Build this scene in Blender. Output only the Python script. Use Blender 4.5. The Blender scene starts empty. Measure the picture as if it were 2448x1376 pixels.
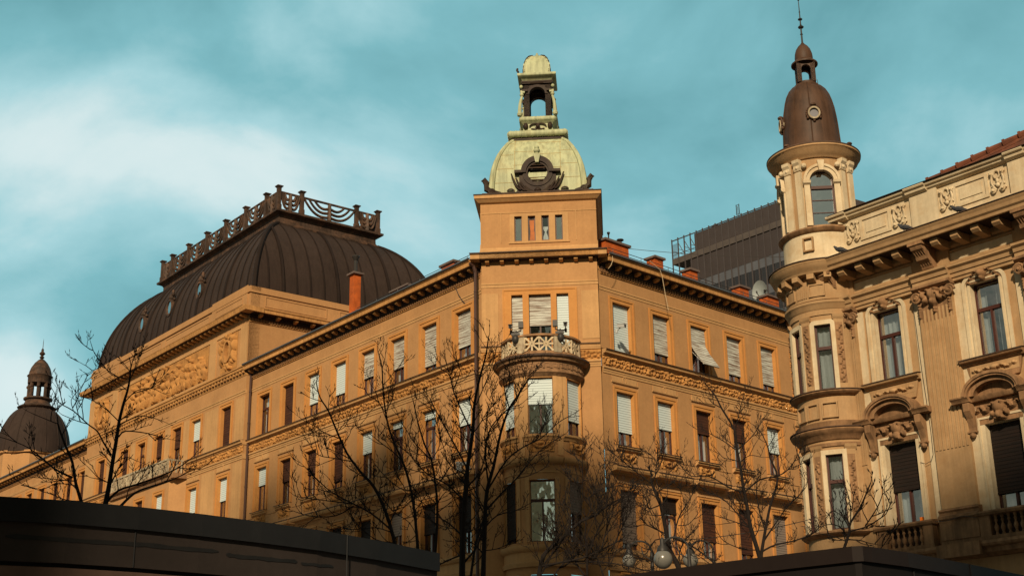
import bpy, bmesh, math, random
import numpy as np
from mathutils import Vector, Matrix
R_ = math.radians
sc = bpy.context.scene
COL = sc.collection
# ---------------------------------------------------------------- camera
EYE = Vector((0, 0, 1.6))
PITCH, ROLL, FPX = R_(18.630), R_(-0.9363), 3246.63
cp, sp, cr, sr = math.cos(PITCH), math.sin(PITCH), math.cos(ROLL), math.sin(ROLL)
_X = Vector((1, 0, 0)); _Y = Vector((0, -sp, cp)); CZ = Vector((0, cp, sp))
CX = cr*_X + sr*_Y; CY = -sr*_X + cr*_Y
cam = bpy.data.cameras.new("camera"); co = bpy.data.objects.new("camera", cam); COL.objects.link(co)
co.matrix_world = Matrix(((CX.x, CY.x, -CZ.x, EYE.x), (CX.y, CY.y, -CZ.y, EYE.y), (CX.z, CY.z, -CZ.z, EYE.z), (0, 0, 0, 1)))
cam.sensor_width = 36; cam.lens = FPX/2448*36; cam.clip_start = 0.1; cam.clip_end = 3000
sc.camera = co
# ---------------------------------------------------------------- world and sun
SUN_AZ, SUN_EL = R_(190), R_(27)
w = bpy.data.worlds.new("World"); sc.world = w; w.use_nodes = True
nt = w.node_tree; nt.nodes.clear()
def N(t, **k):
    n = nt.nodes.new(t)
    for a, b in k.items(): setattr(n, a, b)
    return n
def L(a, b): nt.links.new(a, b)
def look(x, y):
    d = (x-1224)*CX - (y-688)*CY + FPX*CZ
    return d.normalized()
out = N("ShaderNodeOutputWorld"); bg = N("ShaderNodeBackground"); bg.inputs[1].default_value = 0.1; L(bg.outputs[0], out.inputs[0])
sky = N("ShaderNodeTexSky", sky_type='NISHITA'); sky.sun_disc = False; sky.sun_elevation = SUN_EL; sky.sun_rotation = SUN_AZ
sky.air_density = 1.2; sky.dust_density = 1.5
tint = N("ShaderNodeMix", data_type='RGBA', blend_type='MULTIPLY'); tint.inputs[0].default_value = 1
L(sky.outputs[0], tint.inputs[6]); tint.inputs[7].default_value = (.75, 1.15, .95, 1)
tc = N("ShaderNodeTexCoord")
mp = N("ShaderNodeMapping"); mp.inputs[3].default_value = (1.0, 1.0, 1.5); L(tc.outputs["Generated"], mp.inputs[0])
n1 = N("ShaderNodeTexNoise"); n1.inputs["Scale"].default_value = 3.6; n1.inputs["Detail"].default_value = 9; n1.inputs["Roughness"].default_value = .52
n1.inputs["Distortion"].default_value = .35
L(mp.outputs[0], n1.inputs["Vector"])
def blob(x, y, k, amp):            # a brighter (or darker) bank of cloud in one direction of the sky
    d = N("ShaderNodeVectorMath", operation='DOT_PRODUCT'); L(tc.outputs["Generated"], d.inputs[0]); d.inputs[1].default_value = look(x, y)
    a = N("ShaderNodeMath", operation='SUBTRACT'); L(d.outputs["Value"], a.inputs[0]); a.inputs[1].default_value = 1
    b = N("ShaderNodeMath", operation='MULTIPLY'); L(a.outputs[0], b.inputs[0]); b.inputs[1].default_value = k
    c = N("ShaderNodeMath", operation='EXPONENT'); L(b.outputs[0], c.inputs[0])
    e = N("ShaderNodeMath", operation='MULTIPLY'); L(c.outputs[0], e.inputs[0]); e.inputs[1].default_value = amp
    return e.outputs[0]
n2 = N("ShaderNodeTexNoise"); n2.inputs["Scale"].default_value = 9; n2.inputs["Detail"].default_value = 8; n2.inputs["Roughness"].default_value = .6; n2.inputs["Distortion"].default_value = .4; L(mp.outputs[0], n2.inputs["Vector"])
q1 = N("ShaderNodeMath", operation='MULTIPLY_ADD'); L(n1.outputs["Fac"], q1.inputs[0]); q1.inputs[1].default_value = 1.05; q1.inputs[2].default_value = -.105
q2 = N("ShaderNodeMath", operation='MULTIPLY_ADD'); L(n2.outputs["Fac"], q2.inputs[0]); q2.inputs[1].default_value = .17; L(q1.outputs[0], q2.inputs[2])
acc = q2.outputs[0]
for b in ((60, 340, 260, .33), (330, 400, 360, .26), (600, 410, 420, .17), (950, 380, 300, .12), (0, 940, 500, .33), (120, 1000, 300, .20), (1750, 180, 40, .07), (350, 560, 400, -.06),
          (60, 60, 130, -.15), (700, 60, 120, -.05), (130, 700, 260, -.10), (2400, 250, 100, -.04)):
    s = N("ShaderNodeMath", operation='ADD'); L(acc, s.inputs[0]); L(blob(*b), s.inputs[1]); acc = s.outputs[0]
rp = N("ShaderNodeValToRGB"); L(acc, rp.inputs[0])
cr_ = rp.color_ramp; cr_.elements[0].position = .18; cr_.elements[0].color = (.088, .245, .28, 1)
cr_.elements[1].position = 1.0; cr_.elements[1].color = (.86, .95, .95, 1)
for p, c in ((.42, (.155, .40, .445, 1)), (.58, (.23, .53, .585, 1)), (.72, (.42, .71, .76, 1)), (.84, (.72, .88, .89, 1))):
    e = cr_.elements.new(p); e.color = c
sep = N("ShaderNodeSeparateXYZ"); L(tc.outputs["Generated"], sep.inputs[0])
bk = N("ShaderNodeMapRange", interpolation_type='SMOOTHSTEP'); L(sep.outputs[1], bk.inputs[0]); bk.inputs[1].default_value = .66; bk.inputs[2].default_value = .05
wm_ = N("ShaderNodeMix", data_type='RGBA', blend_type='MULTIPLY'); wm_.inputs[0].default_value = 1; L(rp.outputs[0], wm_.inputs[6]); wm_.inputs[7].default_value = (1.12, .46, .33, 1)
bmix = N("ShaderNodeMix", data_type='RGBA'); L(bk.outputs[0], bmix.inputs[0]); L(rp.outputs[0], bmix.inputs[6]); L(wm_.outputs[2], bmix.inputs[7])
ten = N("ShaderNodeMix", data_type='RGBA', blend_type='MULTIPLY'); ten.inputs[0].default_value = 1
L(bmix.outputs[2], ten.inputs[6]); ten.inputs[7].default_value = (9.5, 9.5, 9.5, 1); ten.clamp_result = False
mx = N("ShaderNodeMix", data_type='RGBA'); mx.inputs[0].default_value = .94; mx.clamp_result = False
L(tint.outputs[2], mx.inputs[6]); L(ten.outputs[2], mx.inputs[7]); L(mx.outputs[2], bg.inputs[0])
sl = bpy.data.lights.new("sun", 'SUN'); sl.energy = 4.8; sl.angle = R_(2.6); sl.color = (1, .80, .54)
so = bpy.data.objects.new("sun", sl); COL.objects.link(so)
sd = Vector((math.sin(SUN_AZ)*math.cos(SUN_EL), math.cos(SUN_AZ)*math.cos(SUN_EL), math.sin(SUN_EL)))
so.rotation_euler = sd.to_track_quat('Z', 'Y').to_euler(); so.location = (0, -20, 60)
vs = sc.view_settings; vs.view_transform = 'Standard'; vs.look = 'None'; vs.gamma = 1; vs.exposure = 0.0
# ---------------------------------------------------------------- materials
MATS = {}
def mat(name, col, rough=.85, var=.18, scale=.7, bump=.0, bscale=40, streak=0, metal=0, spec=.3, dirt=None, dirtamt=0, fine=.08):
    if name in MATS: return MATS[name]
    m = bpy.data.materials.new(name); m.use_nodes = True; MATS[name] = m
    t = m.node_tree; b = t.nodes["Principled BSDF"]
    g = t.nodes.new("ShaderNodeNewGeometry")
    def noise(sc_, vec=None, det=5, rg=.6):
        n = t.nodes.new("ShaderNodeTexNoise"); n.inputs["Scale"].default_value = sc_; n.inputs["Detail"].default_value = det; n.inputs["Roughness"].default_value = rg
        t.links.new(vec or g.outputs["Position"], n.inputs["Vector"]); return n.outputs["Fac"]
    def mapr(v, a, c, f0=.3, f1=.7):
        r = t.nodes.new("ShaderNodeMapRange"); t.links.new(v, r.inputs[0]); r.inputs[1].default_value = f0; r.inputs[2].default_value = f1
        r.inputs[3].default_value = a; r.inputs[4].default_value = c; return r.outputs[0]
    def mul(a, bb):
        r = t.nodes.new("ShaderNodeMath"); r.operation = 'MULTIPLY'; t.links.new(a, r.inputs[0]); t.links.new(bb, r.inputs[1]); return r.outputs[0]
    f = mapr(noise(scale), 1-var, 1+var)
    if fine: f = mul(f, mapr(noise(9, det=6, rg=.75), 1-fine, 1+fine))
    if streak:
        mp_ = t.nodes.new("ShaderNodeMapping"); mp_.inputs[3].default_value = (5, 5, .25); t.links.new(g.outputs["Position"], mp_.inputs[0])
        f = mul(f, mapr(noise(1.3, mp_.outputs[0]), 1-streak, 1+streak*.4, .35, .6))
    mc = t.nodes.new("ShaderNodeMix"); mc.data_type = 'RGBA'; mc.blend_type = 'MULTIPLY'; mc.inputs[0].default_value = 1
    mc.inputs[6].default_value = (*col, 1); t.links.new(f, mc.inputs[7]); o = mc.outputs[2]
    if dirt:
        md = t.nodes.new("ShaderNodeMix"); md.data_type = 'RGBA'; t.links.new(mapr(noise(1.6, det=7, rg=.7), 0, dirtamt, .48, .66), md.inputs[0])
        t.links.new(o, md.inputs[6]); md.inputs[7].default_value = (*dirt, 1); o = md.outputs[2]
    t.links.new(o, b.inputs["Base Color"])
    b.inputs["Roughness"].default_value = rough; b.inputs["Metallic"].default_value = metal; b.inputs["Specular IOR Level"].default_value = spec
    if bump:
        bp = t.nodes.new("ShaderNodeBump"); bp.inputs["Strength"].default_value = bump; bp.inputs["Distance"].default_value = .02
        t.links.new(noise(bscale, det=4), bp.inputs["Height"]); t.links.new(bp.outputs[0], b.inputs["Normal"])
    return m
def slats(name, c1, c2, pitch, amt, rough=.7):
    """horizontal slats of a roller blind: c1 clean, c2 weathered, by world height"""
    m = bpy.data.materials.new(name); m.use_nodes = True; MATS[name] = m
    t = m.node_tree; b = t.nodes["Principled BSDF"]; g = t.nodes.new("ShaderNodeNewGeometry")
    sx = t.nodes.new("ShaderNodeSeparateXYZ"); t.links.new(g.outputs["Position"], sx.inputs[0])
    d = t.nodes.new("ShaderNodeMath"); d.operation = 'DIVIDE'; t.links.new(sx.outputs[2], d.inputs[0]); d.inputs[1].default_value = pitch
    fr_ = t.nodes.new("ShaderNodeMath"); fr_.operation = 'FRACT'; t.links.new(d.outputs[0], fr_.inputs[0])
    r = t.nodes.new("ShaderNodeValToRGB"); t.links.new(fr_.outputs[0], r.inputs[0]); r.color_ramp.interpolation = 'LINEAR'
    e = r.color_ramp.elements; e[0].position = 0; e[0].color = (.25,)*3+(1,); e[1].position = .22; e[1].color = (1,)*3+(1,)
    mp_ = t.nodes.new("ShaderNodeMapping"); mp_.inputs[3].default_value = (.7, .7, 14); t.links.new(g.outputs["Position"], mp_.inputs[0])
    n = t.nodes.new("ShaderNodeTexNoise"); n.inputs["Scale"].default_value = 1.6; n.inputs["Detail"].default_value = 6; n.inputs["Roughness"].default_value = .7
    t.links.new(mp_.outputs[0], n.inputs["Vector"])
    mr = t.nodes.new("ShaderNodeMapRange"); t.links.new(n.outputs["Fac"], mr.inputs[0]); mr.inputs[1].default_value = .42; mr.inputs[2].default_value = .62; mr.inputs[4].default_value = amt
    a = t.nodes.new("ShaderNodeMix"); a.data_type = 'RGBA'; t.links.new(mr.outputs[0], a.inputs[0]); a.inputs[6].default_value = (*c1, 1); a.inputs[7].default_value = (*c2, 1)
    q = t.nodes.new("ShaderNodeMix"); q.data_type = 'RGBA'; q.blend_type = 'MULTIPLY'; q.inputs[0].default_value = 1
    t.links.new(a.outputs[2], q.inputs[6]); t.links.new(r.outputs[0], q.inputs[7]); t.links.new(q.outputs[2], b.inputs["Base Color"])
    b.inputs["Roughness"].default_value = rough; b.inputs["Specular IOR Level"].default_value = .25
    bp = t.nodes.new("ShaderNodeBump"); bp.inputs["Strength"].default_value = .5; bp.inputs["Distance"].default_value = .02
    t.links.new(r.outputs[0], bp.inputs["Height"]); t.links.new(bp.outputs[0], b.inputs["Normal"])
    return m
def glassmat(name, refl, tintc=(1, 1, 1), rough=.03):
    m = bpy.data.materials.new(name); m.use_nodes = True; MATS[name] = m
    t = m.node_tree; t.nodes.clear()
    o = t.nodes.new("ShaderNodeOutputMaterial"); g = t.nodes.new("ShaderNodeBsdfGlossy"); g.inputs["Roughness"].default_value = rough
    g.inputs["Color"].default_value = (*tintc, 1)
    n = t.nodes.new("ShaderNodeTexNoise"); n.inputs["Scale"].default_value = 1.7; ge = t.nodes.new("ShaderNodeNewGeometry"); t.links.new(ge.outputs["Position"], n.inputs["Vector"])
    bp = t.nodes.new("ShaderNodeBump"); bp.inputs["Strength"].default_value = .25; bp.inputs["Distance"].default_value = .03
    t.links.new(n.outputs["Fac"], bp.inputs["Height"]); t.links.new(bp.outputs[0], g.inputs["Normal"])
    tr = t.nodes.new("ShaderNodeBsdfTransparent"); tr.inputs[0].default_value = (.75, .82, .85, 1)
    mxs = t.nodes.new("ShaderNodeMixShader"); mxs.inputs[0].default_value = refl
    t.links.new(tr.outputs[0], mxs.inputs[1]); t.links.new(g.outputs[0], mxs.inputs[2]); t.links.new(mxs.outputs[0], o.inputs[0])
    return m
WALL = mat("ochre_plaster", (0.405, 0.217, 0.09), var=.10, streak=0.04, bump=.15, dirt=(.30, .15, .06), dirtamt=.25)
TRIM = mat("orange_trim_plaster", (0.48, 0.222, 0.064), var=.08, streak=0.04, bump=.1, dirt=(.40, .15, .04), dirtamt=.3)
LEDGE = mat("pale_ochre_moulding", (0.45, 0.258, 0.11), var=.12, streak=0.08, bump=.1)
RELIEF = mat("ochre_stucco_relief", (0.41, 0.2, 0.06), var=.15, bump=.2, dirt=(.10, .04, .015), dirtamt=.55, scale=3)
CORN = mat("ochre_cornice", (0.46, 0.235, 0.08), var=.14, streak=.22, dirt=(.24, .11, .04), dirtamt=.35)
SOFF = mat("shade_dark_cornice_underside", (0.03, 0.016, 0.012), var=.3, bump=.2)  # shade under the eaves put into the colour, near black
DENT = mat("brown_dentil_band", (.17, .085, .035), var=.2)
STONE = mat("pale_balcony_stone", (0.397, 0.333, 0.230), var=.2, streak=.35, dirt=(.16, .09, .05), dirtamt=.6)
SLATE = mat("dark_seamed_metal", (0.038, 0.0255, 0.021), rough=0.75, var=.18, scale=.35, streak=.15, metal=0, spec=0.12, bump=.1, bscale=3)
SLATE2 = mat("dark_roof_trim", (0.054, 0.035, 0.026), rough=.6, var=.35, scale=.9, streak=.3, dirt=(.19, .10, .06), dirtamt=.5, spec=0.15)
COPPER = mat("pale_green_copper", (0.4, 0.43, 0.265), rough=.6, var=.10, scale=.8, streak=.28, dirt=(.30, .20, .07), dirtamt=.28)
BRONZE = mat("tarnished_copper_ornament", (.026, .014, .010), rough=.6, var=.4, scale=3, dirt=(.12, .10, .055), dirtamt=.25, spec=.2)
RUST = mat("brown_weathered_copper", (0.066, 0.033, 0.018), rough=.6, var=.3, scale=1.6, streak=.3, dirt=(.07, .035, .02), dirtamt=.6)
CREAM = mat("cream_plaster", (0.56, 0.46, 0.31), var=.10, streak=0.1, bump=.15, dirt=(.42, .27, .13), dirtamt=.45, scale=1.2)
SAND = mat("sand_plaster", (0.375, 0.235, 0.118), var=.14, streak=0.1, bump=.2, dirt=(.30, .165, .07), dirtamt=.5, scale=1.1)
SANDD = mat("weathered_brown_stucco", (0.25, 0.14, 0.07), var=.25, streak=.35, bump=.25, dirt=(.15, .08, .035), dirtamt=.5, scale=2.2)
FRAME = mat("brown_window_frame", (0.055, 0.017, 0.012), rough=.5, var=.25)
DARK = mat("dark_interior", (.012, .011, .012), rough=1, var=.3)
CURT = mat("white_curtain", (0.62, 0.62, 0.6), rough=.9, var=.08, streak=.25)
ORANGE = mat("orange_curtain", (0.9, 0.2, 0.01), rough=.8, var=.2, scale=4)
BRICK = mat("orange_brick", (0.4, 0.085, 0.014), rough=.9, var=.25, scale=3, bump=.4, bscale=25, dirt=(.25, .07, .02), dirtamt=.5)
CAPM = mat("chimney_cap_concrete", (.12, .09, .08), var=.3)
PIPE = mat("brown_downpipe", (0.06, 0.03, 0.022), rough=.5, var=.2, spec=.4)
IRON = mat("black_iron", (.03, .028, .027), rough=.5, var=.2)
ZINC = mat("grey_zinc_gutter", (.10, .10, .105), rough=.4, metal=.5, var=.2)
WHITE = mat("white_plastic", (0.42, 0.44, 0.44), rough=.4, var=.05)
TILE = mat("terracotta_tiles", (0.14, 0.045, 0.022), rough=.85, var=.35, scale=2.5, dirt=(.05, .025, .02), dirtamt=.7)
BARK = mat("dark_bark", (0.01, 0.0062, 0.005), rough=.9, var=.35, scale=8, bump=.5, bscale=30)
KIOSK = mat("dark_painted_metal", (0.0165, 0.017, 0.0185), rough=.55, var=.12, scale=2, spec=0.08)
KIOSK2 = mat("brown_painted_panel", (0.034, 0.027, 0.0245), rough=.7, var=.15, scale=1.5, spec=0.08)
KIOSK3 = mat("brown_plaster_soffit", (0.11, 0.066, 0.05), rough=.9, var=.3, scale=2)
TAPE = mat("grey_tape_residue", (0.008, 0.0075, 0.0075), rough=.7, var=.3, scale=6)
OFF1 = mat("bronze_louvre_cladding", (0.048, 0.04, 0.04), rough=.6, var=.12, scale=.2, spec=0.15)
OFF2 = mat("office_window_glass", (.022, .022, .026), rough=.12, var=.25, scale=.12, spec=.8)
OFF3 = mat("office_glass_pale_band", (.085, .09, .105), rough=.25, var=.2, scale=.2, spec=.6)
OFF4 = mat("office_steel_mullion", (0.06, 0.05, 0.05), rough=.5, var=.1)
ASPH = mat("asphalt", (.05, .05, .052), var=.2, bump=.3)
PAVE = mat("paving", (.16, .14, .12), var=.2, bump=.2)
DISH = mat("dish_grey_white", (0.2, 0.23, 0.23), rough=.5, var=.1)
PIGEON = mat("pigeon_grey", (.04, .04, .045), rough=.8, var=.3, scale=10)
GLOBE = mat("frosted_glass_globe", (0.15, 0.145, 0.13), rough=.25, var=.1, spec=.6)
B_WHITE = slats("white_roller_slats", (.56, .66, .68), (.46, .52, .52), .105, .3)
B_WORN = slats("weathered_wooden_slats", (.56, .58, .53), (.14, .07, .04), .11, .95)
B_BROWN = slats("brown_wooden_slats", (.040, .015, .010), (.11, .045, .022), .12, .5)
B_GREY = slats("grey_roller_slats", (.20, .17, .15), (.18, .13, .10), .11, .5)
B_BLACK = slats("black_wooden_slats", (.010, .007, .006), (.035, .016, .010), .10, .4)
GLASS = glassmat("window_glass", .42)
GLASSV = [glassmat("dull_window_glass", .24), GLASS, glassmat("bright_window_glass", .62)]
GLASSC = glassmat("clear_window_glass", .14)
GLASSM = glassmat("mirror_like_window_glass", .85)
# ---------------------------------------------------------------- mesh builder
class Fr:
    """a wall's own frame: u along the wall, n out of the wall, z up"""
    def __init__(s, O, az, naz): 
        s.O = Vector((O[0], O[1])); s.u = Vector((math.sin(az), math.cos(az))); s.n = Vector((math.sin(naz), math.cos(naz)))
    def p(s, u, n, z):
        q = s.O + s.u*u + s.n*n; return Vector((q.x, q.y, z))
    def sub(s, u, n):           # same directions, new origin
        f = Fr((0, 0), 0, 0); f.O = s.O + s.u*u + s.n*n; f.u = s.u.copy(); f.n = s.n.copy(); return f
    def turn(s, u, n, r, ang):  # frame tangent to a circle round (u,n), facing ang (radians from n towards +u)
        f = Fr((0, 0), 0, 0); f.n = s.n*math.cos(ang) + s.u*math.sin(ang); f.u = s.u*math.cos(ang) - s.n*math.sin(ang)
        f.O = s.O + s.u*u + s.n*n + f.n*r; return f
WF = Fr((0, 0), R_(90), R_(0))
RK = 1.0
class MB:
    def __init__(s, fr=WF): s.fr = fr; s.v = []; s.f = []; s.mi = []; s.m = 0
    def V(s, u, n, z): s.v.append(s.fr.p(u, n, z)); return len(s.v)-1
    def F(s, *i): s.f.append(tuple(i)); s.mi.append(s.m)
    def quad(s, a, b, c, d): s.F(s.V(*a), s.V(*b), s.V(*c), s.V(*d))
    def box(s, u0, u1, n0, n1, z0, z1):
        i = [s.V(u, n, z) for u in (u0, u1) for n in (n0, n1) for z in (z0, z1)]
        for f in ((0, 1, 3, 2), (4, 6, 7, 5), (0, 4, 5, 1), (2, 3, 7, 6), (0, 2, 6, 4), (1, 5, 7, 3)): s.F(*[i[k] for k in f])
        return s
    def prism(s, prof, u0, u1, sh0=0, sh1=0):  # prof (n,z) closed polygon swept along u; sh: mitre shift per n
        a = [s.V(u0+sh0*n, n, z) for n, z in prof]; b = [s.V(u1+sh1*n, n, z) for n, z in prof]; k = len(prof)
        for i in range(k): s.F(a[i], a[(i+1) % k], b[(i+1) % k], b[i])
        s.F(*a); s.F(*b[::-1]); return s
    def ext(s, outl, n0, n1):                  # outl (u,z) polygon extruded along n
        a = [s.V(u, n0, z) for u, z in outl]; b = [s.V(u, n1, z) for u, z in outl]; k = len(outl)
        for i in range(k): s.F(a[i], a[(i+1) % k], b[(i+1) % k], b[i])
        s.F(*a); s.F(*b[::-1]); return s
    def ring(s, o, i_, n0, n1, closed=False):  # o,i_ matching (u,z) outlines
        k = len(o); A = [[s.V(u, n, z) for u, z in q] for q in (o, i_) for n in (n0, n1)]
        o0, o1, i0, i1 = A
        for j in range(k if closed else k-1):
            q = (j+1) % k
            s.F(o1[j], o1[q], i1[q], i1[j]); s.F(o0[j], i0[j], i0[q], o0[q]); s.F(o0[j], o0[q], o1[q], o1[j]); s.F(i0[j], i1[j], i1[q], i0[q])
        if not closed:
            s.F(o0[0], o1[0], i1[0], i0[0]); s.F(o0[-1], i0[-1], i1[-1], o1[-1])
        return s
    def lathe(s, cu, cn, prof, seg=24, a0=0, a1=2*math.pi, cap=False, sq=None):  # prof (r,z)
        full = abs(a1-a0-2*math.pi) < 1e-6; m = seg if full else seg+1; rows = []
        for r, z in prof:
            rows.append([s.V(cu+r*math.sin(a0+(a1-a0)*j/seg), cn+r*math.cos(a0+(a1-a0)*j/seg), z) for j in range(m)])
        for a, b in zip(rows, rows[1:]):
            for j in range(seg):
                q = (j+1) % m; s.F(a[j], a[q], b[q], b[j])
        if cap: s.F(*rows[0]); s.F(*rows[-1][::-1])
        return s
    def tube(s, pts, rad, seg=6, cap=True):    # pts local (u,n,z)
        P = [s.fr.p(*p) for p in pts]; k = len(P)
        if not hasattr(rad, '__len__'): rad = [rad]*k
        rows = []; up = None
        for i in range(k):
            d = (P[min(i+1, k-1)]-P[max(i-1, 0)])
            d = d.normalized() if d.length > 1e-9 else Vector((0, 0, 1))
            if up is None: up = d.orthogonal().normalized()
            up = (up - d*up.dot(d)); up = up.normalized() if up.length > 1e-6 else d.orthogonal().normalized()
            sd_ = d.cross(up); row = []
            for j in range(seg):
                a = 2*math.pi*j/seg; s.v.append(P[i]+(up*math.cos(a)+sd_*math.sin(a))*rad[i]); row.append(len(s.v)-1)
            rows.append(row)
        for a, b in zip(rows, rows[1:]):
            for j in range(seg): s.F(a[j], a[(j+1) % seg], b[(j+1) % seg], b[j])
        if cap: s.F(*rows[0][::-1]); s.F(*rows[-1])
        return s
    def ball(s, u, n, z, r, rz=None, seg=8, rings=5):
        rz = rz or r
        s.lathe(u, n, [(max(1e-3, r*math.sin(math.pi*i/rings)), z-rz*math.cos(math.pi*i/rings)) for i in range(rings+1)], seg); return s
    def relief(s, u0, u1, z0, z1, n0, blobs, res=.04, rim=0):
        nu = max(2, int(abs(u1-u0)/res)); nz = max(2, int((z1-z0)/res))
        U, Z = np.meshgrid(np.linspace(u0, u1, nu+1), np.linspace(z0, z1, nz+1), indexing='ij'); H = np.zeros_like(U)
        for cu, cz, ru, rz, h, ang in blobs:
            du = U-cu; dz = Z-cz; c, t = math.cos(ang), math.sin(ang)
            d = ((du*c+dz*t)/ru)**2 + ((-du*t+dz*c)/rz)**2; h = h*RK
            H = np.maximum(H, np.where(d < 1, h*np.sqrt(np.clip(1-d, 0, 1)), 0))
        H[0, :] = H[-1, :] = 0; H[:, 0] = H[:, -1] = 0
        b0 = len(s.v)
        for i in range(nu+1):
            for j in range(nz+1): s.v.append(s.fr.p(float(U[i, j]), n0+float(H[i, j]), float(Z[i, j])))
        for i in range(nu):
            for j in range(nz): a = b0+i*(nz+1)+j; s.F(a, a+nz+1, a+nz+2, a+1)
        return s
    def build(s, name, mats, parent=None, smooth=False, label=None, recalc=True):
        if not isinstance(mats, (list, tuple)): mats = [mats]
        me = bpy.data.meshes.new(name); o = None
        off = ROOT.get(parent.name if parent else None, Vector((0, 0, 0)))
        me.from_pydata([v-off for v in s.v], [], s.f)
        for m in mats: me.materials.append(m)
        me.polygons.foreach_set("material_index", s.mi)
        if smooth: me.polygons.foreach_set("use_smooth", [True]*len(me.polygons))
        me.update()
        if recalc:
            bm = bmesh.new(); bm.from_mesh(me); bmesh.ops.recalc_face_normals(bm, faces=bm.faces); bm.to_mesh(me); bm.free()
        if smooth: me.set_sharp_from_angle(angle=R_(42))
        o = bpy.data.objects.new(name, me); COL.objects.link(o)
        if parent: o.parent = parent
        else: pass
        ROOT[o.name] = off
        if label: o["label"] = label
        return o
ROOT = {None: Vector((0, 0, 0))}
def thing(name, label, cat, loc, group=None):
    o = bpy.data.objects.new(name, None); COL.objects.link(o); o.location = loc; o["label"] = label; o["category"] = cat
    if group: o["group"] = group
    o.empty_display_size = .5; ROOT[o.name] = Vector(loc); return o
def tag(o, label, cat, group=None, kind=None):
    if label: o["label"] = label
    if cat: o["category"] = cat
    if group: o["group"] = group
    if kind: o["kind"] = kind
    return o
def pieces(b, name, mats, parent, **k):
    """every loose piece of a builder becomes a part of its own"""
    par = list(range(len(b.v)))
    def find(i):
        while par[i] != i: par[i] = par[par[i]]; i = par[i]
        return i
    for f in b.f:
        for q in f[1:]: par[find(q)] = find(f[0])
    g = {}
    for f, m in zip(b.f, b.mi): g.setdefault(find(f[0]), []).append((f, m))
    for fs_ in g.values():
        c = MB(b.fr); idx = {}
        for f, m in fs_:
            for q in f:
                if q not in idx: idx[q] = len(c.v); c.v.append(b.v[q])
            c.f.append(tuple(idx[q] for q in f)); c.mi.append(m)
        c.build(name, mats, parent, **k)
def part(name, mats, parent, fn, fr=WF, split=False, **k):
    b = MB(fr); fn(b)
    return pieces(b, name, mats, parent, **k) if split or name in SPLIT else b.build(name, mats, parent, **k)
SPLIT = {"turret_panel", "wall_moulding", "turret_ledge", "ledge_flashing", "cream_strip", "frieze_panel", "modillion_block", "attic_pilaster", "hip_rib", "balustrade_pier", "coping_flashing", "snow_guard_rail", "gutter", "turret_modillion"}
def struct(name, b, m):
    o = b.build(name, m); o["kind"] = "structure"; return o
def walls(b, u0, u1, z0, z1, holes, n=0):
    """front sheet of a wall with rectangular openings (u0,u1,z0,z1)"""
    us = sorted({u0, u1, *[h[0] for h in holes], *[h[1] for h in holes]}); us = [x for x in us if u0-1e-6 <= x <= u1+1e-6]
    for a, c in zip(us, us[1:]):
        m = (a+c)/2; hs = sorted((h[2], h[3]) for h in holes if h[0] < m < h[1]); z = z0
        for h0, h1 in hs+[(z1, z1)]:
            if h0 > z+1e-6: b.quad((a, n, z), (c, n, z), (c, n, h0), (a, n, h0))
            z = max(z, h1)
def pix(x, y, d):
    """the point d metres away (on the ground plan) seen at photo pixel x,y: used to carry measurements into the world"""
    v = (x-1224)*CX - (y-688)*CY + FPX*CZ
    return EYE + v*(d/math.hypot(v.x, v.y))
aL, aR, aF, aC = R_(-38.26177), R_(46.45479), R_(-39.59816), R_(94.07266)
CLp, CRp, FOp = (-1.28563, 54.40479), (3.63711, 54.05429), (10.1706, 39.87878)
FL = Fr(CLp, aL, aL-math.pi/2); FR = Fr(CRp, aR, aR+math.pi/2); FC = Fr(CLp, aC, aC+math.pi/2); FF = Fr(FOp, aF, aF-math.pi/2)
def rnd(seed): return random.Random(seed)
# ---------------------------------------------------------------- ground
g = MB(); g.quad((-1500, -1500, 0), (1500, -1500, 0), (1500, 1500, 0), (-1500, 1500, 0)); struct("ground", g, PAVE)
g = MB(FR.sub(0, 6)); g.quad((-4, 0, .004), (90, 0, .004), (90, 7.5, .004), (-4, 7.5, .004)); struct("street", g, ASPH)
for n_ in (3.2,):
    g = MB(FR); g.box(-3, 90, .3, 3.2, 0, .13); struct("pavement", g, PAVE)
g = MB(FL); g.box(-2, 75, .6, 4.5, 0, .13); struct("pavement", g, PAVE)
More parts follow.
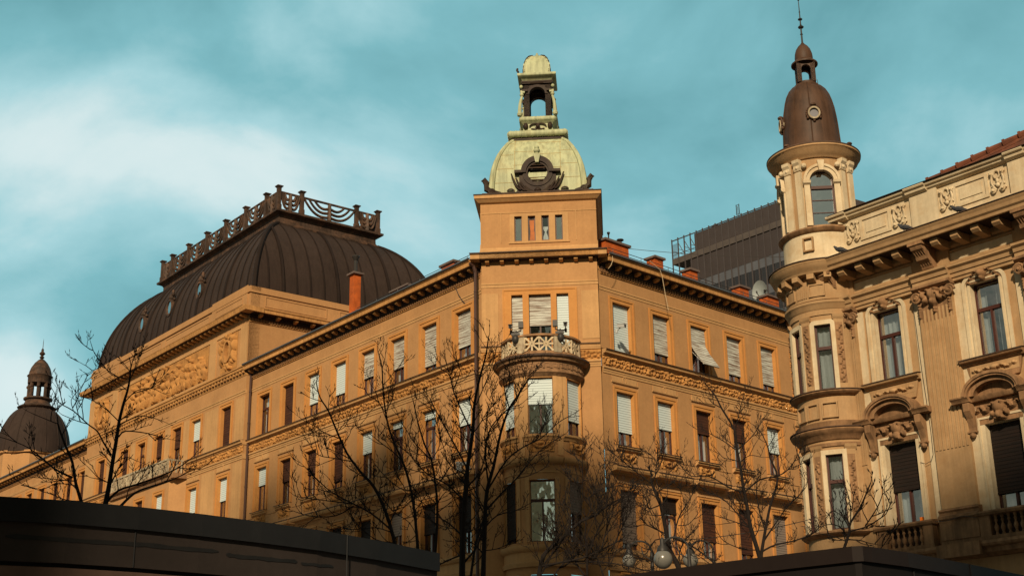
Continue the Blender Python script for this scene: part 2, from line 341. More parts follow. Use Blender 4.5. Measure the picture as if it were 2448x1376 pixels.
# ---------------------------------------------------------------- windows
def window(root, fr, uc, z0, z1, w_, blind=None, frac=0, n=0.0, depth=.24, sur=None, surm=None, sill=None, sillm=None, curt='two', trans=.33, frm=None, glass=None, mull=True, dark=False, seed=0, box=.0):
    """a real window: frame with mullion and transom, pane, blind, curtain, surround and sill"""
    r = rnd(int(abs(uc)*97+z0*13+seed)); h = w_/2; u0, u1 = uc-h, uc+h; frm = frm or FRAME
    b = MB(fr); fn = n-depth
    t = .05
    b.box(u0, u0+t, fn-.05, fn+.05, z0, z1); b.box(u1-t, u1, fn-.05, fn+.05, z0, z1)
    b.box(u0+t, u1-t, fn-.05, fn+.05, z0, z0+t); b.box(u0+t, u1-t, fn-.05, fn+.05, z1-t, z1)
    zt = z1-(z1-z0)*trans
    if trans: b.box(u0+t, u1-t, fn-.05, fn+.07, zt-.05, zt+.05)
    if mull: b.box(uc-.032, uc+.032, fn-.05, fn+.06, z0+t, zt-.05 if trans else z1-t)
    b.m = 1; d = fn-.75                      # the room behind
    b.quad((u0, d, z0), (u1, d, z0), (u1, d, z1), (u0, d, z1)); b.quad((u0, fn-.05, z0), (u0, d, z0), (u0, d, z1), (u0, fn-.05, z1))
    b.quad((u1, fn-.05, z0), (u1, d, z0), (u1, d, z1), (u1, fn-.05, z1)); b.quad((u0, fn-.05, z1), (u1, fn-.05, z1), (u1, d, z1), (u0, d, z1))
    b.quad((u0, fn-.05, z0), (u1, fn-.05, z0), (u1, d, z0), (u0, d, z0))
    W = b.build("window", [frm, DARK], root)
    p = MB(fr); p.quad((u0+t, fn+.005, z0+t), (u1-t, fn+.005, z0+t), (u1-t, fn+.005, z1-t), (u0+t, fn+.005, z1-t)); p.build("pane", glass or r.choice(GLASSV), W)
    if curt:
        c = MB(fr); spans = {'two': [(u0+.05, u0+w_*(.30+.14*r.random())), (u1-w_*(.26+.16*r.random()), u1-.05)], 'full': [(u0+.05, u1-.05)],
                             'left': [(u0+.05, u0+w_*.45)], 'right': [(u1-w_*.45, u1-.05)], 'mid': [(uc-.3*w_, uc-.02), (uc+.1, uc+.3*w_)]}[curt]
        for a, e in spans:
            k = max(4, int((e-a)/.03)); ph = r.random()*6
            i0 = [(c.V(a+(e-a)*j/k, fn-.16+.022*math.sin(j*1.25+ph), z0+.03), c.V(a+(e-a)*j/k, fn-.16+.018*math.sin(j*1.25+ph), z1-.1)) for j in range(k+1)]
            for j in range(k): c.F(i0[j][0], i0[j+1][0], i0[j+1][1], i0[j][1])
        c.build("curtain", CURT, W, smooth=True)
    if blind and frac > 0:
        s = MB(fr); zb = z1-.03-(z1-z0-.03)*frac; s.box(u0+.01, u1-.01, fn+.075, fn+.10, zb, z1-.035); s.box(u0+.01, u1-.01, fn+.07, fn+.115, zb-.035, zb)
        s.build("roller_blind", blind, W)
    if sur:
        sw, pr, ze = sur; s = MB(fr); zs = z0-ze
        s.box(u0-sw, u0, fn-.03, n+pr, zs, z1+sw); s.box(u1, u1+sw, fn-.03, n+pr, zs, z1+sw); s.box(u0, u1, fn-.03, n+pr, z1, z1+sw)
        e = sw*.32; s.box(u0-sw-e*.2, u0-sw+e, n+pr-.001, n+pr+.03, zs, z1+sw+e*.2); s.box(u1+sw-e, u1+sw+e*.2, n+pr-.001, n+pr+.03, zs, z1+sw+e*.2); s.box(u0-sw+e, u1+sw-e, n+pr-.001, n+pr+.03, z1+sw-e, z1+sw+e*.2)
        s.build("surround", surm or TRIM, W)
    if sill:
        ext_, pr = sill; s = MB(fr)
        s.prism([(fn-.05, z0-.02), (n+pr, z0-.05), (n+pr, z0-.12), (n+pr-.06, z0-.13), (n+pr-.07, z0-.2), (n+.02, z0-.26), (fn-.05, z0-.26)], u0-ext_, u1+ext_)
        s.build("sill", sillm or LEDGE, W)
        s = MB(fr); s.prism([(fn-.04, z0-.012), (n+pr+.005, z0-.042), (n+pr+.02, z0-.046), (n+pr+.02, z0-.075), (n+pr+.003, z0-.075), (n+pr+.003, z0-.05), (fn-.04, z0-.02)], u0-ext_-.015, u1+ext_+.015); s.build("sill_flashing", SLATE2, W)
    return W
def dentils(b, u0, u1, n0, n1, z0, z1, p=.13):
    k = int((u1-u0)/p)
    for i in range(k): b.box(u0+i*p, u0+i*p+p*.6, n0, n1, z0, z1)
def cornice(b, u0, u1, top, ov, drop=1.0, mp_=.615, mod=True, m0=0, m1=0, ms=.8):
    """eaves cornice: crown moulding, soffit, modillion blocks, dentils; top = z of the lip"""
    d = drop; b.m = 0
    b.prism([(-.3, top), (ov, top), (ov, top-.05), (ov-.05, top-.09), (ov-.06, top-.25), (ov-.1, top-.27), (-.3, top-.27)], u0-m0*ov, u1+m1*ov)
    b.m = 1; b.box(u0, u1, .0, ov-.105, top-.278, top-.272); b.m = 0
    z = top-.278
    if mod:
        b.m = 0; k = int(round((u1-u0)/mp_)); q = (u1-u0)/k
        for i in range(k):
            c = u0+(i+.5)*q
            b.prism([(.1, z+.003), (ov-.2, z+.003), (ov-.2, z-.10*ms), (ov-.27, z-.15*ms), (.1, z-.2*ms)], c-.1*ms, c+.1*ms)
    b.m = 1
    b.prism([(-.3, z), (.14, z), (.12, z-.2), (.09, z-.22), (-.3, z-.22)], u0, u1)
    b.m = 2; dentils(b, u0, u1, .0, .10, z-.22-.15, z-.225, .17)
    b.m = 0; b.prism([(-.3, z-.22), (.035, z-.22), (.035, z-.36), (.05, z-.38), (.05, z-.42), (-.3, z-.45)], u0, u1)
RK = 1.25
def ledge_frieze(root, fr, u0, u1, seed, zt=17.12, pr=.25, name="relief_frieze"):
    b = MB(fr); b.prism([(-.2, zt), (pr, zt-.02), (pr, zt-.07), (pr-.04, zt-.09), (pr-.05, zt-.17), (.06, zt-.2), (.06, zt-.25), (-.2, zt-.25)], u0, u1)
    b.prism([(-.2, zt-.72), (.07, zt-.72), (.10, zt-.76), (.10, zt-.80), (.05, zt-.84), (.05, zt-.90), (.03, zt-.92), (.03, zt-1.0), (-.2, zt-1.0)], u0, u1)
    b.build("string_course", LEDGE, root)
    b = MB(fr); b.prism([(-.1, zt+.004), (pr+.005, zt-.012), (pr+.025, zt-.02), (pr+.025, zt-.05), (pr+.004, zt-.045), (pr+.004, zt-.018)], u0, u1); b.build("string_flashing", SLATE2, root)
    r = rnd(seed); bl = []; k = max(1, int(round((u1-u0)/.62))); p = (u1-u0)/k; zc = zt-.485
    for i in range(k):
        c = u0+(i+.5)*p
        if i % 2 == 0:
            bl += [(c, zc+.02, .085, .12, .10, 0), (c-.03, zc+.05, .02, .02, .115, 0), (c+.03, zc+.05, .02, .02, .115, 0), (c, zc-.13, .12, .05, .08, 0), (c, zc+.15, .13, .05, .08, 0)]
        else:
            bl += [(c, zc-.06, .10, .07, .09, 0), (c-.05, zc+.08, .06, .05, .09, .5), (c+.06, zc+.07, .06, .05, .08, -.5)]
        for sg in (-1, 1):
            bl += [(c+sg*.17, zc+.08, .075, .06, .08, sg*.7), (c+sg*.22, zc-.06, .08, .05, .075, -sg*.8), (c+sg*.14, zc-.14, .05, .04, .07, 0), (c+sg*.27, zc+.13, .04, .06, .07, 0)]
        for q in range(4): bl.append((c+r.uniform(-.3, .3), zc+r.uniform(-.17, .17), r.uniform(.02, .05), r.uniform(.02, .05), r.uniform(.06, .1), r.uniform(0, 3)))
    b = MB(fr); b.relief(u0, u1, zt-.73, zt-.24, .015, bl, res=.035); b.build(name, RELIEF, root, smooth=True, recalc=False)
def swag(root, fr, uc, w_, z0, z1, n=.03, seed=1, m=None, parent=None):
    r = rnd(seed); bl = []; h = (z1-z0)
    for i in range(9):
        a = math.pi*i/8; bl.append((uc-w_*.30*math.cos(a), z1-h*.22-h*.42*math.sin(a), w_*.065, h*.14, .09, 0))
    for sg in (-1, 1):
        bl += [(uc+sg*w_*.36, z1-h*.22, w_*.08, h*.18, .1, 0), (uc+sg*w_*.40, z1-h*.55, w_*.05, h*.22, .08, 0), (uc+sg*w_*.38, z0+h*.2, w_*.04, h*.1, .07, 0)]
    bl.append((uc, z1-h*.25, w_*.09, h*.16, .1, 0))
    for q in range(8): bl.append((uc+r.uniform(-.4, .4)*w_, z0+r.uniform(.15, .85)*h, w_*.035, h*.09, .06, r.uniform(0, 3)))
    b = MB(fr); b.relief(uc-w_/2, uc+w_/2, z0, z1, n+.012, bl, res=.035); return b.build("stucco_swag", m or RELIEF, parent or root, smooth=True, recalc=False)
def hood(b, uc, w_, zt=12.27, n=0, arched=False):
    h = w_/2
    if arched:
        k = 10; o = []; i_ = []
        for j in range(k+1):
            x = -h+w_*j/k; y = .30*(1-(x/h)**2); o.append((uc+x, zt-.02+y)); i_.append((uc+x*.93, zt-.24+y))
        b.ring(o, i_, n, n+.42)
        b.prism([(n-.1, zt-.24), (n+.3, zt-.24), (n+.27, zt-.31), (n-.1, zt-.31)], uc-h, uc+h)
    else:
        b.prism([(n-.1, zt), (n+.45, zt-.03), (n+.45, zt-.14), (n+.40, zt-.22), (n+.1, zt-.24), (n+.08, zt-.31), (n-.1, zt-.31)], uc-h, uc+h)
# ---------------------------------------------------------------- the ochre corner building
BL = thing("corner_building", "ochre stuccoed corner block with pale green domed tower, round bay and long wings", "building", (CLp[0], CLp[1], 0))
SUR = (.19, .035, 0)
def top_window(root, fr, uc, blind, frac, n=0, **k):
    return window(root, fr, uc, 17.13, 19.31, 1.12, blind, frac, n=n, sur=(.22, .035, 0), **k)
def mid_window(root, fr, uc, blind, frac, n=0, seed=0, **k):
    W = window(root, fr, uc, 13.2, 15.44, 1.06, blind, frac, n=n, sur=(.2, .04, .02), sill=(.2, .2), sillm=LEDGE, seed=seed, **k)
    b = MB(fr); b.prism([(n, 15.78), (n+.05, 15.78), (n+.07, 15.81), (n+.07, 15.85), (n, 15.87)], uc-.82, uc+.82)
    b.box(uc-.76, uc+.76, n, n+.03, 15.87, 16.08)
    k_ = 20; b.ring([(uc+.115*math.cos(6.2832*j/k_), 15.97+.15*math.sin(6.2832*j/k_)) for j in range(k_)], [(uc+.09*math.cos(6.2832*j/k_), 15.97+.12*math.sin(6.2832*j/k_)) for j in range(k_)], n+.02, n+.05, closed=True)
    b.build("lintel_panel", LEDGE, W)
    swag(root, fr, uc, 1.15, 12.5, 12.94, n=n, seed=int(uc*7), parent=W)
    return W
def low_window(root, fr, uc, blind, frac, n=0, arched=False, seed=0, hw=2.24, **k):
    W = window(root, fr, uc, 9.0, 11.36, 1.1, blind, frac, n=n, sur=(.2, .05, 0), seed=seed, **k)
    b = MB(fr); hood(b, uc, hw, n=n, arched=arched)
    b.prism([(n, 11.62), (n+.05, 11.62), (n+.05, 11.68), (n, 11.70)], uc-.75, uc+.75)
    b.build("window_hood", LEDGE, W)
    if not arched: b = MB(fr); b.prism([(n+.0, 12.285), (n+.45, 12.25), (n+.475, 12.245), (n+.475, 12.21), (n+.452, 12.21), (n+.45, 12.245), (n+.0, 12.274)], uc-hw/2-.02, uc+hw/2+.02); b.build("hood_flashing", SLATE2, W)
    return W
def panel_strips(root, fr, cs, z0, z1, w_, n=0):
    for c in cs:
        b = MB(fr); b.box(c-w_/2, c+w_/2, n, n+.028, z0, z1); b.build("wall_panel", WALL, root)
def wing(root, fr, u0, u1, cents, tb, mb_, lb, panels, n=0, holes_extra=(), mid=True):
    holes = []
    for c in cents: holes += [(c-.56, c+.56, 17.13, 19.31), (c-.53, c+.53, 13.2, 15.44), (c-.55, c+.55, 9.0, 11.36), (c-.7, c+.7, 1.0, 4.6), (c-.55, c+.55, 5.9, 7.9)]
    b = MB(fr); walls(b, u0, u1, 0, 21.3, holes, n=n); b.build("wall", WALL, root)
    for c, (a, f, *rest) in zip(cents, tb): top_window(root, fr, c, a, f, n=n, **(rest[0] if rest else {}))
    for c, (a, f, *rest) in zip(cents, mb_): mid_window(root, fr, c, a, f, n=n, **(rest[0] if rest else {}))
    for i, (c, (a, f, *rest)) in enumerate(zip(cents, lb)): low_window(root, fr, c, a, f, n=n, **(rest[0] if rest else {}))
    for c in cents:
        window(root, fr, c, 5.9, 7.9, 1.1, None, 0, n=n, sur=(.15, .03, 0), curt=None)
        window(root, fr, c, 1.0, 4.6, 1.4, None, 0, n=n, sur=(.2, .05, 0), curt=None, frm=IRON)
    panel_strips(root, fr, panels, 17.15, 19.52, .88, n=n); panel_strips(root, fr, panels, 12.9, 16.04, .88, n=n)
    b = MB(fr)
    b.prism([(n-.1, 19.9), (n+.03, 19.9), (n+.045, 19.87), (n+.045, 19.84), (n+.02, 19.82), (n+.02, 19.72), (n-.1, 19.70)], u0, u1)
    b.prism([(n-.1, 8.95), (n+.22, 8.92), (n+.22, 8.8), (n+.15, 8.7), (n+.06, 8.66), (n+.06, 8.3), (n+.14, 8.26), (n+.1, 8.1), (n-.1, 8.1)], u0, u1)
    b.prism([(n-.1, 5.3), (n+.16, 5.3), (n+.12, 5.1), (n-.1, 5.05)], u0, u1)
    pieces(b, "wall_moulding", LEDGE, root)
two, full = dict(curt='two'), dict(curt='full')
cL = [1.31+2.53*k for k in range(8)]
wing(BL, FL, 0, 20.55, cL,
     [(B_WORN, .70), (B_WORN, .82), (B_WORN, .62), (B_WORN, .56), (B_WHITE, .68), (B_WHITE, .66), (B_BROWN, .93), (None, 0, dict(curt='right'))],
     [(B_WHITE, .47), (B_WHITE, .13, full), (B_WHITE, .10, full), (B_WHITE, .42, full), (B_BROWN, .82), (B_BROWN, .48, full), (B_BROWN, .47, full), (B_WHITE, .38)],
     [(B_BLACK, .6), (B_BLACK, .5), (B_GREY, .4, full), (B_BLACK, .7), (B_BLACK, .5), (B_BLACK, .8), (B_BLACK, .5), (B_BLACK, .5)],
     [2.57+2.53*k for k in range(7)]+[.15, 20.25])
ledge_frieze(BL, FL, .05, 20.5, 3)
def cor(root, fr, u0, u1, top, ov, name="eaves_cornice", **k):
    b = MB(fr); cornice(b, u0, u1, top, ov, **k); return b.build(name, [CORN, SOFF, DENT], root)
cor(BL, FL, .1, 20.55, 21.14, .60)
# right wing, running away up the side street
cR = [1.34+2.565*k for k in range(9)]
wing(BL, FR, 0, 24.5, cR,
     [(B_WHITE, 1.0), (B_WORN, .76), (None, 0, dict(curt='left')), (B_WORN, .78), (B_WORN, .80)]+[(B_WHITE, .5)]*4,
     [(B_WHITE, .72), (B_WHITE, .50, full), (B_BROWN, .42, full), (B_BROWN, .42, full), (B_WHITE, .50)]+[(B_WHITE, .5)]*4,
     [(B_GREY, .88, dict(curt=None)), (B_BLACK, .25), (B_BROWN, .66), (B_BROWN, .80), (B_GREY, .85)]+[(B_GREY, .8)]*4,
     [2.62+2.565*k for k in range(8)]+[.17])
ledge_frieze(BL, FR, .05, 24.5, 5)
cor(BL, FR, .1, 24.5, 21.14, .60)
# awning blind pushed out of the third window of the right wing
c = cR[2]
def aw(b):
    pts = [(-.12, 19.26), (-.08, 18.5), (.12, 18.12), (.62, 17.42)]
    b.prism([(a, z) for a, z in pts]+[(a+.03, z+.01) for a, z in pts[::-1]], c-.54, c+.54)
    b.box(c-.54, c+.54, .60, .66, 17.38, 17.43)
    b.tube([(c-.54, -.1, 18.2), (c-.54, .62, 17.42)], .012); b.tube([(c+.54, -.1, 18.2), (c+.54, .62, 17.42)], .012)
part("awning_blind", B_WORN, BL, aw, FR, label="slatted blind pushed outwards over the third top-floor window")
# corner pier, one storey stack with the round bay
b = MB(FC); PN = .25; PU0, PU1 = .02, 4.91
holes = [(1.27, 1.74, 17.2, 19.5), (2.0, 2.92, 16.6, 19.5), (3.16, 3.66, 17.2, 19.5), (.95, 3.95, 0, 16.3)]
walls(b, PU0, PU1, 0, 21.4, holes, n=PN)
b.quad((PU0, PN, 0), (PU0, -.4, 0), (PU0, -.4, 21.4), (PU0, PN, 21.4)); b.quad((PU1, PN, 0), (PU1, -.4, 0), (PU1, -.4, 21.4), (PU1, PN, 21.4))
b.build("corner_wall", WALL, BL)
def tri(b):
    for u0, u1, z0, z1 in ((.94, 1.27, 16.95, 19.7), (1.74, 2.0, 16.95, 19.5), (2.92, 3.16, 16.95, 19.5), (3.66, 3.98, 16.95, 19.7), (1.27, 3.66, 19.5, 19.7)): b.box(u0, u1, PN-.26, PN+.04, z0, z1)
    b.box(.90, .96, PN, PN+.065, 16.95, 19.74); b.box(3.96, 4.02, PN, PN+.065, 16.95, 19.74); b.box(.96, 3.96, PN, PN+.065, 19.68, 19.74)
part("window_surround", TRIM, BL, tri, FC)
window(BL, FC, 1.505, 17.0, 19.5, .47, B_WORN, .93, n=PN, mull=False, trans=0, seed=2)
window(BL, FC, 3.41, 17.0, 19.5, .50, B_WHITE, .96, n=PN, mull=False, trans=0, seed=3)
window(BL, FC, 2.46, 16.6, 19.5, .92, B_WORN, .445, n=PN, trans=0, curt=None, seed=4)
def cm(b):
    for z in (20.02,): b.prism([(PN-.1, z+.03), (PN+.045, z+.03), (PN+.045, z-.03), (PN+.02, z-.05), (PN+.02, z-.16), (PN-.1, z-.18)], PU0-.01, PU1+.01)
    b.box(PU0, .72, PN, PN+.02, 17.5, 19.6); b.box(4.2, PU1, PN, PN+.02, 17.5, 19.6)
part("wall_moulding", LEDGE, BL, cm, FC)
b = MB(FC); b.prism([(-.3, 21.315), (.70, 21.305), (.73, 21.30), (.73, 21.26), (.702, 21.26), (.70, 21.302), (-.3, 21.305)], -.45, 5.36); b.build("cornice_flashing", SLATE2, BL)
b = MB(FC); b.prism([(.2, 21.303), (.70, 21.301), (.70, 21.25), (.65, 21.21), (.64, 21.05), (.2, 21.03)], -.42, 5.33); b.build("corner_fascia", LEDGE, BL)
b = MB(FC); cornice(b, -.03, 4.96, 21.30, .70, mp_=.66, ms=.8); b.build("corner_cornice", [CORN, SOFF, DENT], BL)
b = MB(Fr(FC.p(0, 0, 0)[:2], 0, 0));
for s, (a0, a1) in ((0, (-.02, .95)), (1, (3.95, 4.93))):
    fr = FC.sub(0, PN); ledge_frieze(BL, fr, a0, a1, 11+s, zt=17.3, pr=.13)
# round bay
BC, BNn, BR = 2.46, .05, 1.60
def cyl(b, R0, z0, z1, wins, hz, a_lo=-R_(88), a_hi=R_(88), step=R_(5), cu=BC, cn=BNn):
    br = sorted({a_lo, a_hi, *[a-h for a, h in wins], *[a+h for a, h in wins]}); q = []
    for a, c_ in zip(br, br[1:]):
        k = max(1, int(math.ceil((c_-a)/step))); q += [a+(c_-a)*j/k for j in range(k)]
    q.append(br[-1])
    for a, c_ in zip(q, q[1:]):
        m = (a+c_)/2; zs = [(z0, z1)]
        for wa, wh in wins:
            if abs(m-wa) < wh:
                zs = []; z = z0
                for h0, h1 in sorted(hz): 
                    if h0 > z: zs.append((z, h0))
                    z = h1
                if z < z1: zs.append((z, z1))
        P = [(cu+R0*math.sin(t), cn+R0*math.cos(t)) for t in (a, c_)]
        for e0, e1 in zs: b.quad((*P[0], e0), (*P[1], e0), (*P[1], e1), (*P[0], e1))
wa = [(0, math.asin(.5/1.6)), (R_(57), math.asin(.48/1.6)), (-R_(57), math.asin(.48/1.6))]
b = MB(FC); cyl(b, BR, 0, 16.0, wa, [(9.05, 11.45), (13.27, 15.55), (5.6, 7.8)]); b.build("bay_wall", WALL, BL)
def ringm(b, prof, a0=-88, a1=88, cu=BC, cn=BNn, seg=40):
    b.lathe(cu, cn, prof+[prof[0]], seg, R_(a0), R_(a1))
    for a in (a0, a1):
        t = R_(a); b.F(*[b.V(cu+r*math.sin(t), cn+r*math.cos(t), z) for r, z in prof])
for i, (a, h_) in enumerate(wa):
    f = FC.turn(BC, BNn, BR*math.cos(h_), a); hw = .5 if i == 0 else .48
    W = window(BL, f, 0, 13.27, 15.55, hw*2, B_WHITE, (.45, .72, .80)[i], n=0, depth=.16, sur=(.0001, .03, 0), curt='full', seed=i+30, trans=0, glass=GLASSM if i == 0 else None)
    W = window(BL, f, 0, 9.05, 11.45, hw*2, (None, B_GREY, B_BLACK)[i], (0, .5, .9)[i], n=0, depth=.16, sur=(.0001, .03, 0), curt=None, glass=GLASSM if i == 0 else None, seed=i+40)
    window(BL, f, 0, 5.6, 7.8, hw*2, None, 0, n=0, depth=.16, curt=None, seed=i+50)
    swag(BL, f, 0, 1.0, 12.55, 12.98, n=.09, seed=i)
b = MB(FC)
for a, h_ in wa:
    d = math.degrees(a); hh = math.degrees(h_)+7.5
    ringm(b, [(BR-.05, 13.25), (BR+.17, 13.22), (BR+.17, 13.14), (BR+.1, 13.1), (BR+.06, 13.0), (BR-.05, 12.98)], d-hh, d+hh, seg=12)
    hh += 2.5; ringm(b, [(BR-.05, 12.33), (BR+.24, 12.3), (BR+.24, 12.2), (BR+.18, 12.1), (BR+.05, 12.05), (BR-.05, 12.05)], d-hh, d+hh, seg=12)
    ringm(b, [(BR-.05, 11.78), (BR+.03, 11.78), (BR+.03, 11.72), (BR-.05, 11.72)], d-hh+4, d+hh-4, seg=12)
    for s in (-1, 1):
        for z0, z1 in ((13.27, 15.62), (9.05, 11.55)):
            e = math.degrees(h_)+3.2; ringm(b, [(BR-.1, z0), (BR+.035, z0), (BR+.035, z1), (BR-.1, z1)], d+s*e-3.2, d+s*e+3.2, seg=3)
ringm(b, [(BR-.05, 8.95), (BR+.22, 8.92), (BR+.22, 8.8), (BR+.15, 8.7), (BR+.06, 8.66), (BR+.06, 8.3), (BR+.14, 8.26), (BR+.1, 8.1), (BR-.05, 8.1)])
for d in (-28, 28): ringm(b, [(BR-.05, 12.4), (BR+.03, 12.4), (BR+.03, 15.7), (BR-.05, 15.7)], d-4.5, d+4.5, seg=3)
pieces(b, "bay_moulding", LEDGE, BL, smooth=True)
# balcony on top of the bay
def slab(b):
    ringm(b, [(0.02, 16.48), (BR+.36, 16.46), (BR+.40, 16.42), (BR+.40, 16.36), (BR+.34, 16.32), (BR+.30, 16.22), (BR+.16, 16.18), (BR+.14, 15.84), (BR+.18, 15.80), (BR+.18, 15.74), (BR+.10, 15.68), (BR+.03, 15.60), (0.02, 15.60)], seg=56)
SLB = part("balcony", SANDD, BL, slab, FC, smooth=True, label="curved balcony with pierced star balustrade over the round bay")
b = MB(FC); ringm(b, [(BR+.3, 16.475), (BR+.41, 16.44), (BR+.43, 16.40), (BR+.43, 16.35), (BR+.405, 16.36), (BR+.3, 16.462)], seg=56); b.build("slab_flashing", SLATE2, SLB)
b = MB(FC)
for i in range(17):                         # Greek key round the drum
    a = R_(-80+i*10); f = FC.turn(BC, BNn, BR+.145, a); bb = MB(f)
    for bx in ((-.11, .11, 16.08, 16.11), (.08, .11, 15.93, 16.08), (-.02, .08, 15.93, 15.96), (-.02, .01, 15.96, 16.03), (-.11, -.08, 15.90, 16.08), (-.17, -.11, 15.90, 15.93)): bb.box(bx[0], bx[1], -.02, .03, bx[2], bx[3])
    o = len(b.v); b.v += bb.v; b.f += [tuple(k+o for k in q) for q in bb.f]; b.mi += bb.mi
b.build("greek_key_band", SANDD, SLB)
RB = 1.58
def rail(b):
    ringm(b, [(RB-.12, 17.38), (RB+.10, 17.36), (RB+.10, 17.28), (RB+.04, 17.26), (RB-.12, 17.26)], -84, 84); ringm(b, [(RB-.1, 16.66), (RB+.06, 16.66), (RB+.08, 16.5), (RB-.1, 16.48)], -84, 84)
part("handrail", SANDD, SLB, rail, FC, smooth=True)
def piers(b):
    for d in (-27, 27, -80, 80): ringm(b, [(RB-.1, 16.6), (RB+.09, 16.6), (RB+.07, 17.27), (RB-.1, 17.27)], d-5.6, d+5.6, seg=3)
part("balustrade_pier", STONE, SLB, piers, FC)
def stars(b0):
    for lo, hi, k in ((-74, -33, 2), (-21, 0, 1), (0, 21, 1), (33, 74, 2)):
        for i in range(k):
            c0 = lo+(hi-lo)*(i+.5)/k; wdt = RB*R_((hi-lo)/k)/2; f = FC.turn(BC, BNn, RB-.02, R_(c0)); bb = MB(f)
            for t in range(8):
                a = math.pi*t/4; ex, ez = math.cos(a), math.sin(a); m = min(wdt/max(abs(ex), 1e-6), .30/max(abs(ez), 1e-6))
                p0, p1 = (0, 0), (ex*m, ez*m); nx, nz = -ez*.022, ex*.022; t2 = 1.9
                bb.ext([(p0[0]-nx, 16.96+p0[1]-nz), (p1[0]-nx*t2, 16.96+p1[1]-nz*t2), (p1[0]+nx*t2, 16.96+p1[1]+nz*t2), (p0[0]+nx, 16.96+p0[1]+nz)], -.03, .03)
            bb.box(-wdt-.02, -wdt+.02, -.04, .04, 16.62, 17.28)
            k_ = 16; bb.ring([(.13*math.cos(6.2832*j/k_), 16.96+.13*math.sin(6.2832*j/k_)) for j in range(k_)], [(.10*math.cos(6.2832*j/k_), 16.96+.10*math.sin(6.2832*j/k_)) for j in range(k_)], -.03, .03, closed=True)
            o = len(b0.v); b0.v += bb.v; b0.f += [tuple(q+o for q in ff) for ff in bb.f]; b0.mi += bb.mi
part("pierced_star_panel", CREAM, SLB, stars, FC)
# tower block, dome and lantern
TB = 5.0
def tw(b):
    f0 = [(1.45+.58*i, 1.77+.58*i, 21.92, 23.04) for i in range(4)]; walls(b, .0, 4.95, 21.2, 23.8, f0, n=PN-.02)
    N1 = PN-.02-4.9
    b.quad((0, PN-.02, 21.2), (0, N1, 21.2), (0, N1, 23.8), (0, PN-.02, 23.8)); b.quad((4.95, PN-.02, 21.2), (4.95, N1, 21.2), (4.95, N1, 23.8), (4.95, PN-.02, 23.8)); b.quad((0, N1, 21.2), (4.95, N1, 21.2), (4.95, N1, 23.8), (0, N1, 23.8))
part("tower_wall", WALL, BL, tw, FC)
def twt(b):
    n = PN-.02
    for i in range(5): b.box(1.45+.58*i-.26 if i else 1.25, 1.45+.58*i if i < 4 else 3.75, n-.24, n+.03, 21.86, 23.04)
    b.box(1.25, 3.75, n-.24, n+.03, 23.04, 23.16); b.box(1.2, 3.8, n-.02, n+.05, 21.8, 21.86)
    b.box(-.01, 4.96, n, n+.02, 23.2, 23.24); b.box(.0, .04, n, n+.02, 21.3, 23.2); b.box(.86, .89, n, n+.02, 21.86, 23.2); b.box(4.06, 4.09, n, n+.02, 21.86, 23.2)
    b.prism([(n-.1, 21.86), (n+.05, 21.55), (n+.35, 21.33), (n+.35, 21.28), (n-.1, 21.28)], -.03, 4.98)
part("tower_trim", LEDGE, BL, twt, FC)
for i in range(4):
    W = window(BL, FC, 1.61+.58*i, 21.92, 23.04, .32, None, 0, n=PN-.02, depth=.14, curt=(None, None, None, None)[i], mull=False, trans=0, seed=60+i, glass=GLASSC if i in (1, 2) else GLASS)
    if i == 1:
        b = MB(FC); b.ext([(2.07, 23.0), (2.30, 23.0), (2.28, 22.5), (2.33, 21.98), (2.09, 21.96), (2.12, 22.4)], .0, .03); b.build("orange_curtain", ORANGE, W)
    if i == 2:
        b = MB(FC); b.ext([(2.62, 22.6), (2.92, 22.6), (2.80, 22.35), (2.92, 21.96), (2.62, 21.96), (2.74, 22.35)], .0, .03); b.build("tied_curtain", CURT, W)
def sq(b, prof, cu, cn, seg=1):   # square lathe: prof (half width, z)
    rows = [[b.V(cu+sx*r, cn+sy*r, z) for sx, sy in ((-1, 1), (1, 1), (1, -1), (-1, -1))] for r, z in prof]
    for a, c_ in zip(rows, rows[1:]):
        for j in range(4): b.F(a[j], a[(j+1) % 4], c_[(j+1) % 4], c_[j])
    b.F(*rows[0]); b.F(*rows[-1][::-1])
DU, DN = 2.47, -2.22
def tc_(b): sq(b, [(2.45, 23.66), (2.55, 23.70), (2.68, 23.82), (2.72, 23.84), (2.72, 23.98), (2.6, 24.0), (2.2, 24.02)], DU, DN)
part("tower_cornice", LEDGE, BL, tc_, FC)
def tf(b): sq(b, [(2.74, 23.983), (2.75, 24.03), (2.40, 24.06), (2.40, 24.2), (2.3, 24.2)], DU, DN)
part("tower_flashing", SLATE2, BL, tf, FC)
prof = [(2.05, 24.15), (2.04, 24.5), (2.02, 24.8), (1.98, 25.15), (1.93, 25.5), (1.84, 25.87), (1.71, 26.25), (1.55, 26.6), (1.35, 26.95), (1.10, 27.23)]
def dm(b):
    b.fr = FC; sq(b, prof, DU, DN)
DOME = part("tower_dome", COPPER, BL, dm, FC, smooth=True)
def ribs(b):
    for sx in (-1, 1):
        for sy in (-1, 1): b.tube([(DU+sx*(r-.02), DN+sy*(r-.02), z) for r, z in prof], [.17-.01*i for i in range(len(prof))], 8)
part("hip_rib", COPPER, DOME, ribs, FC, smooth=True)
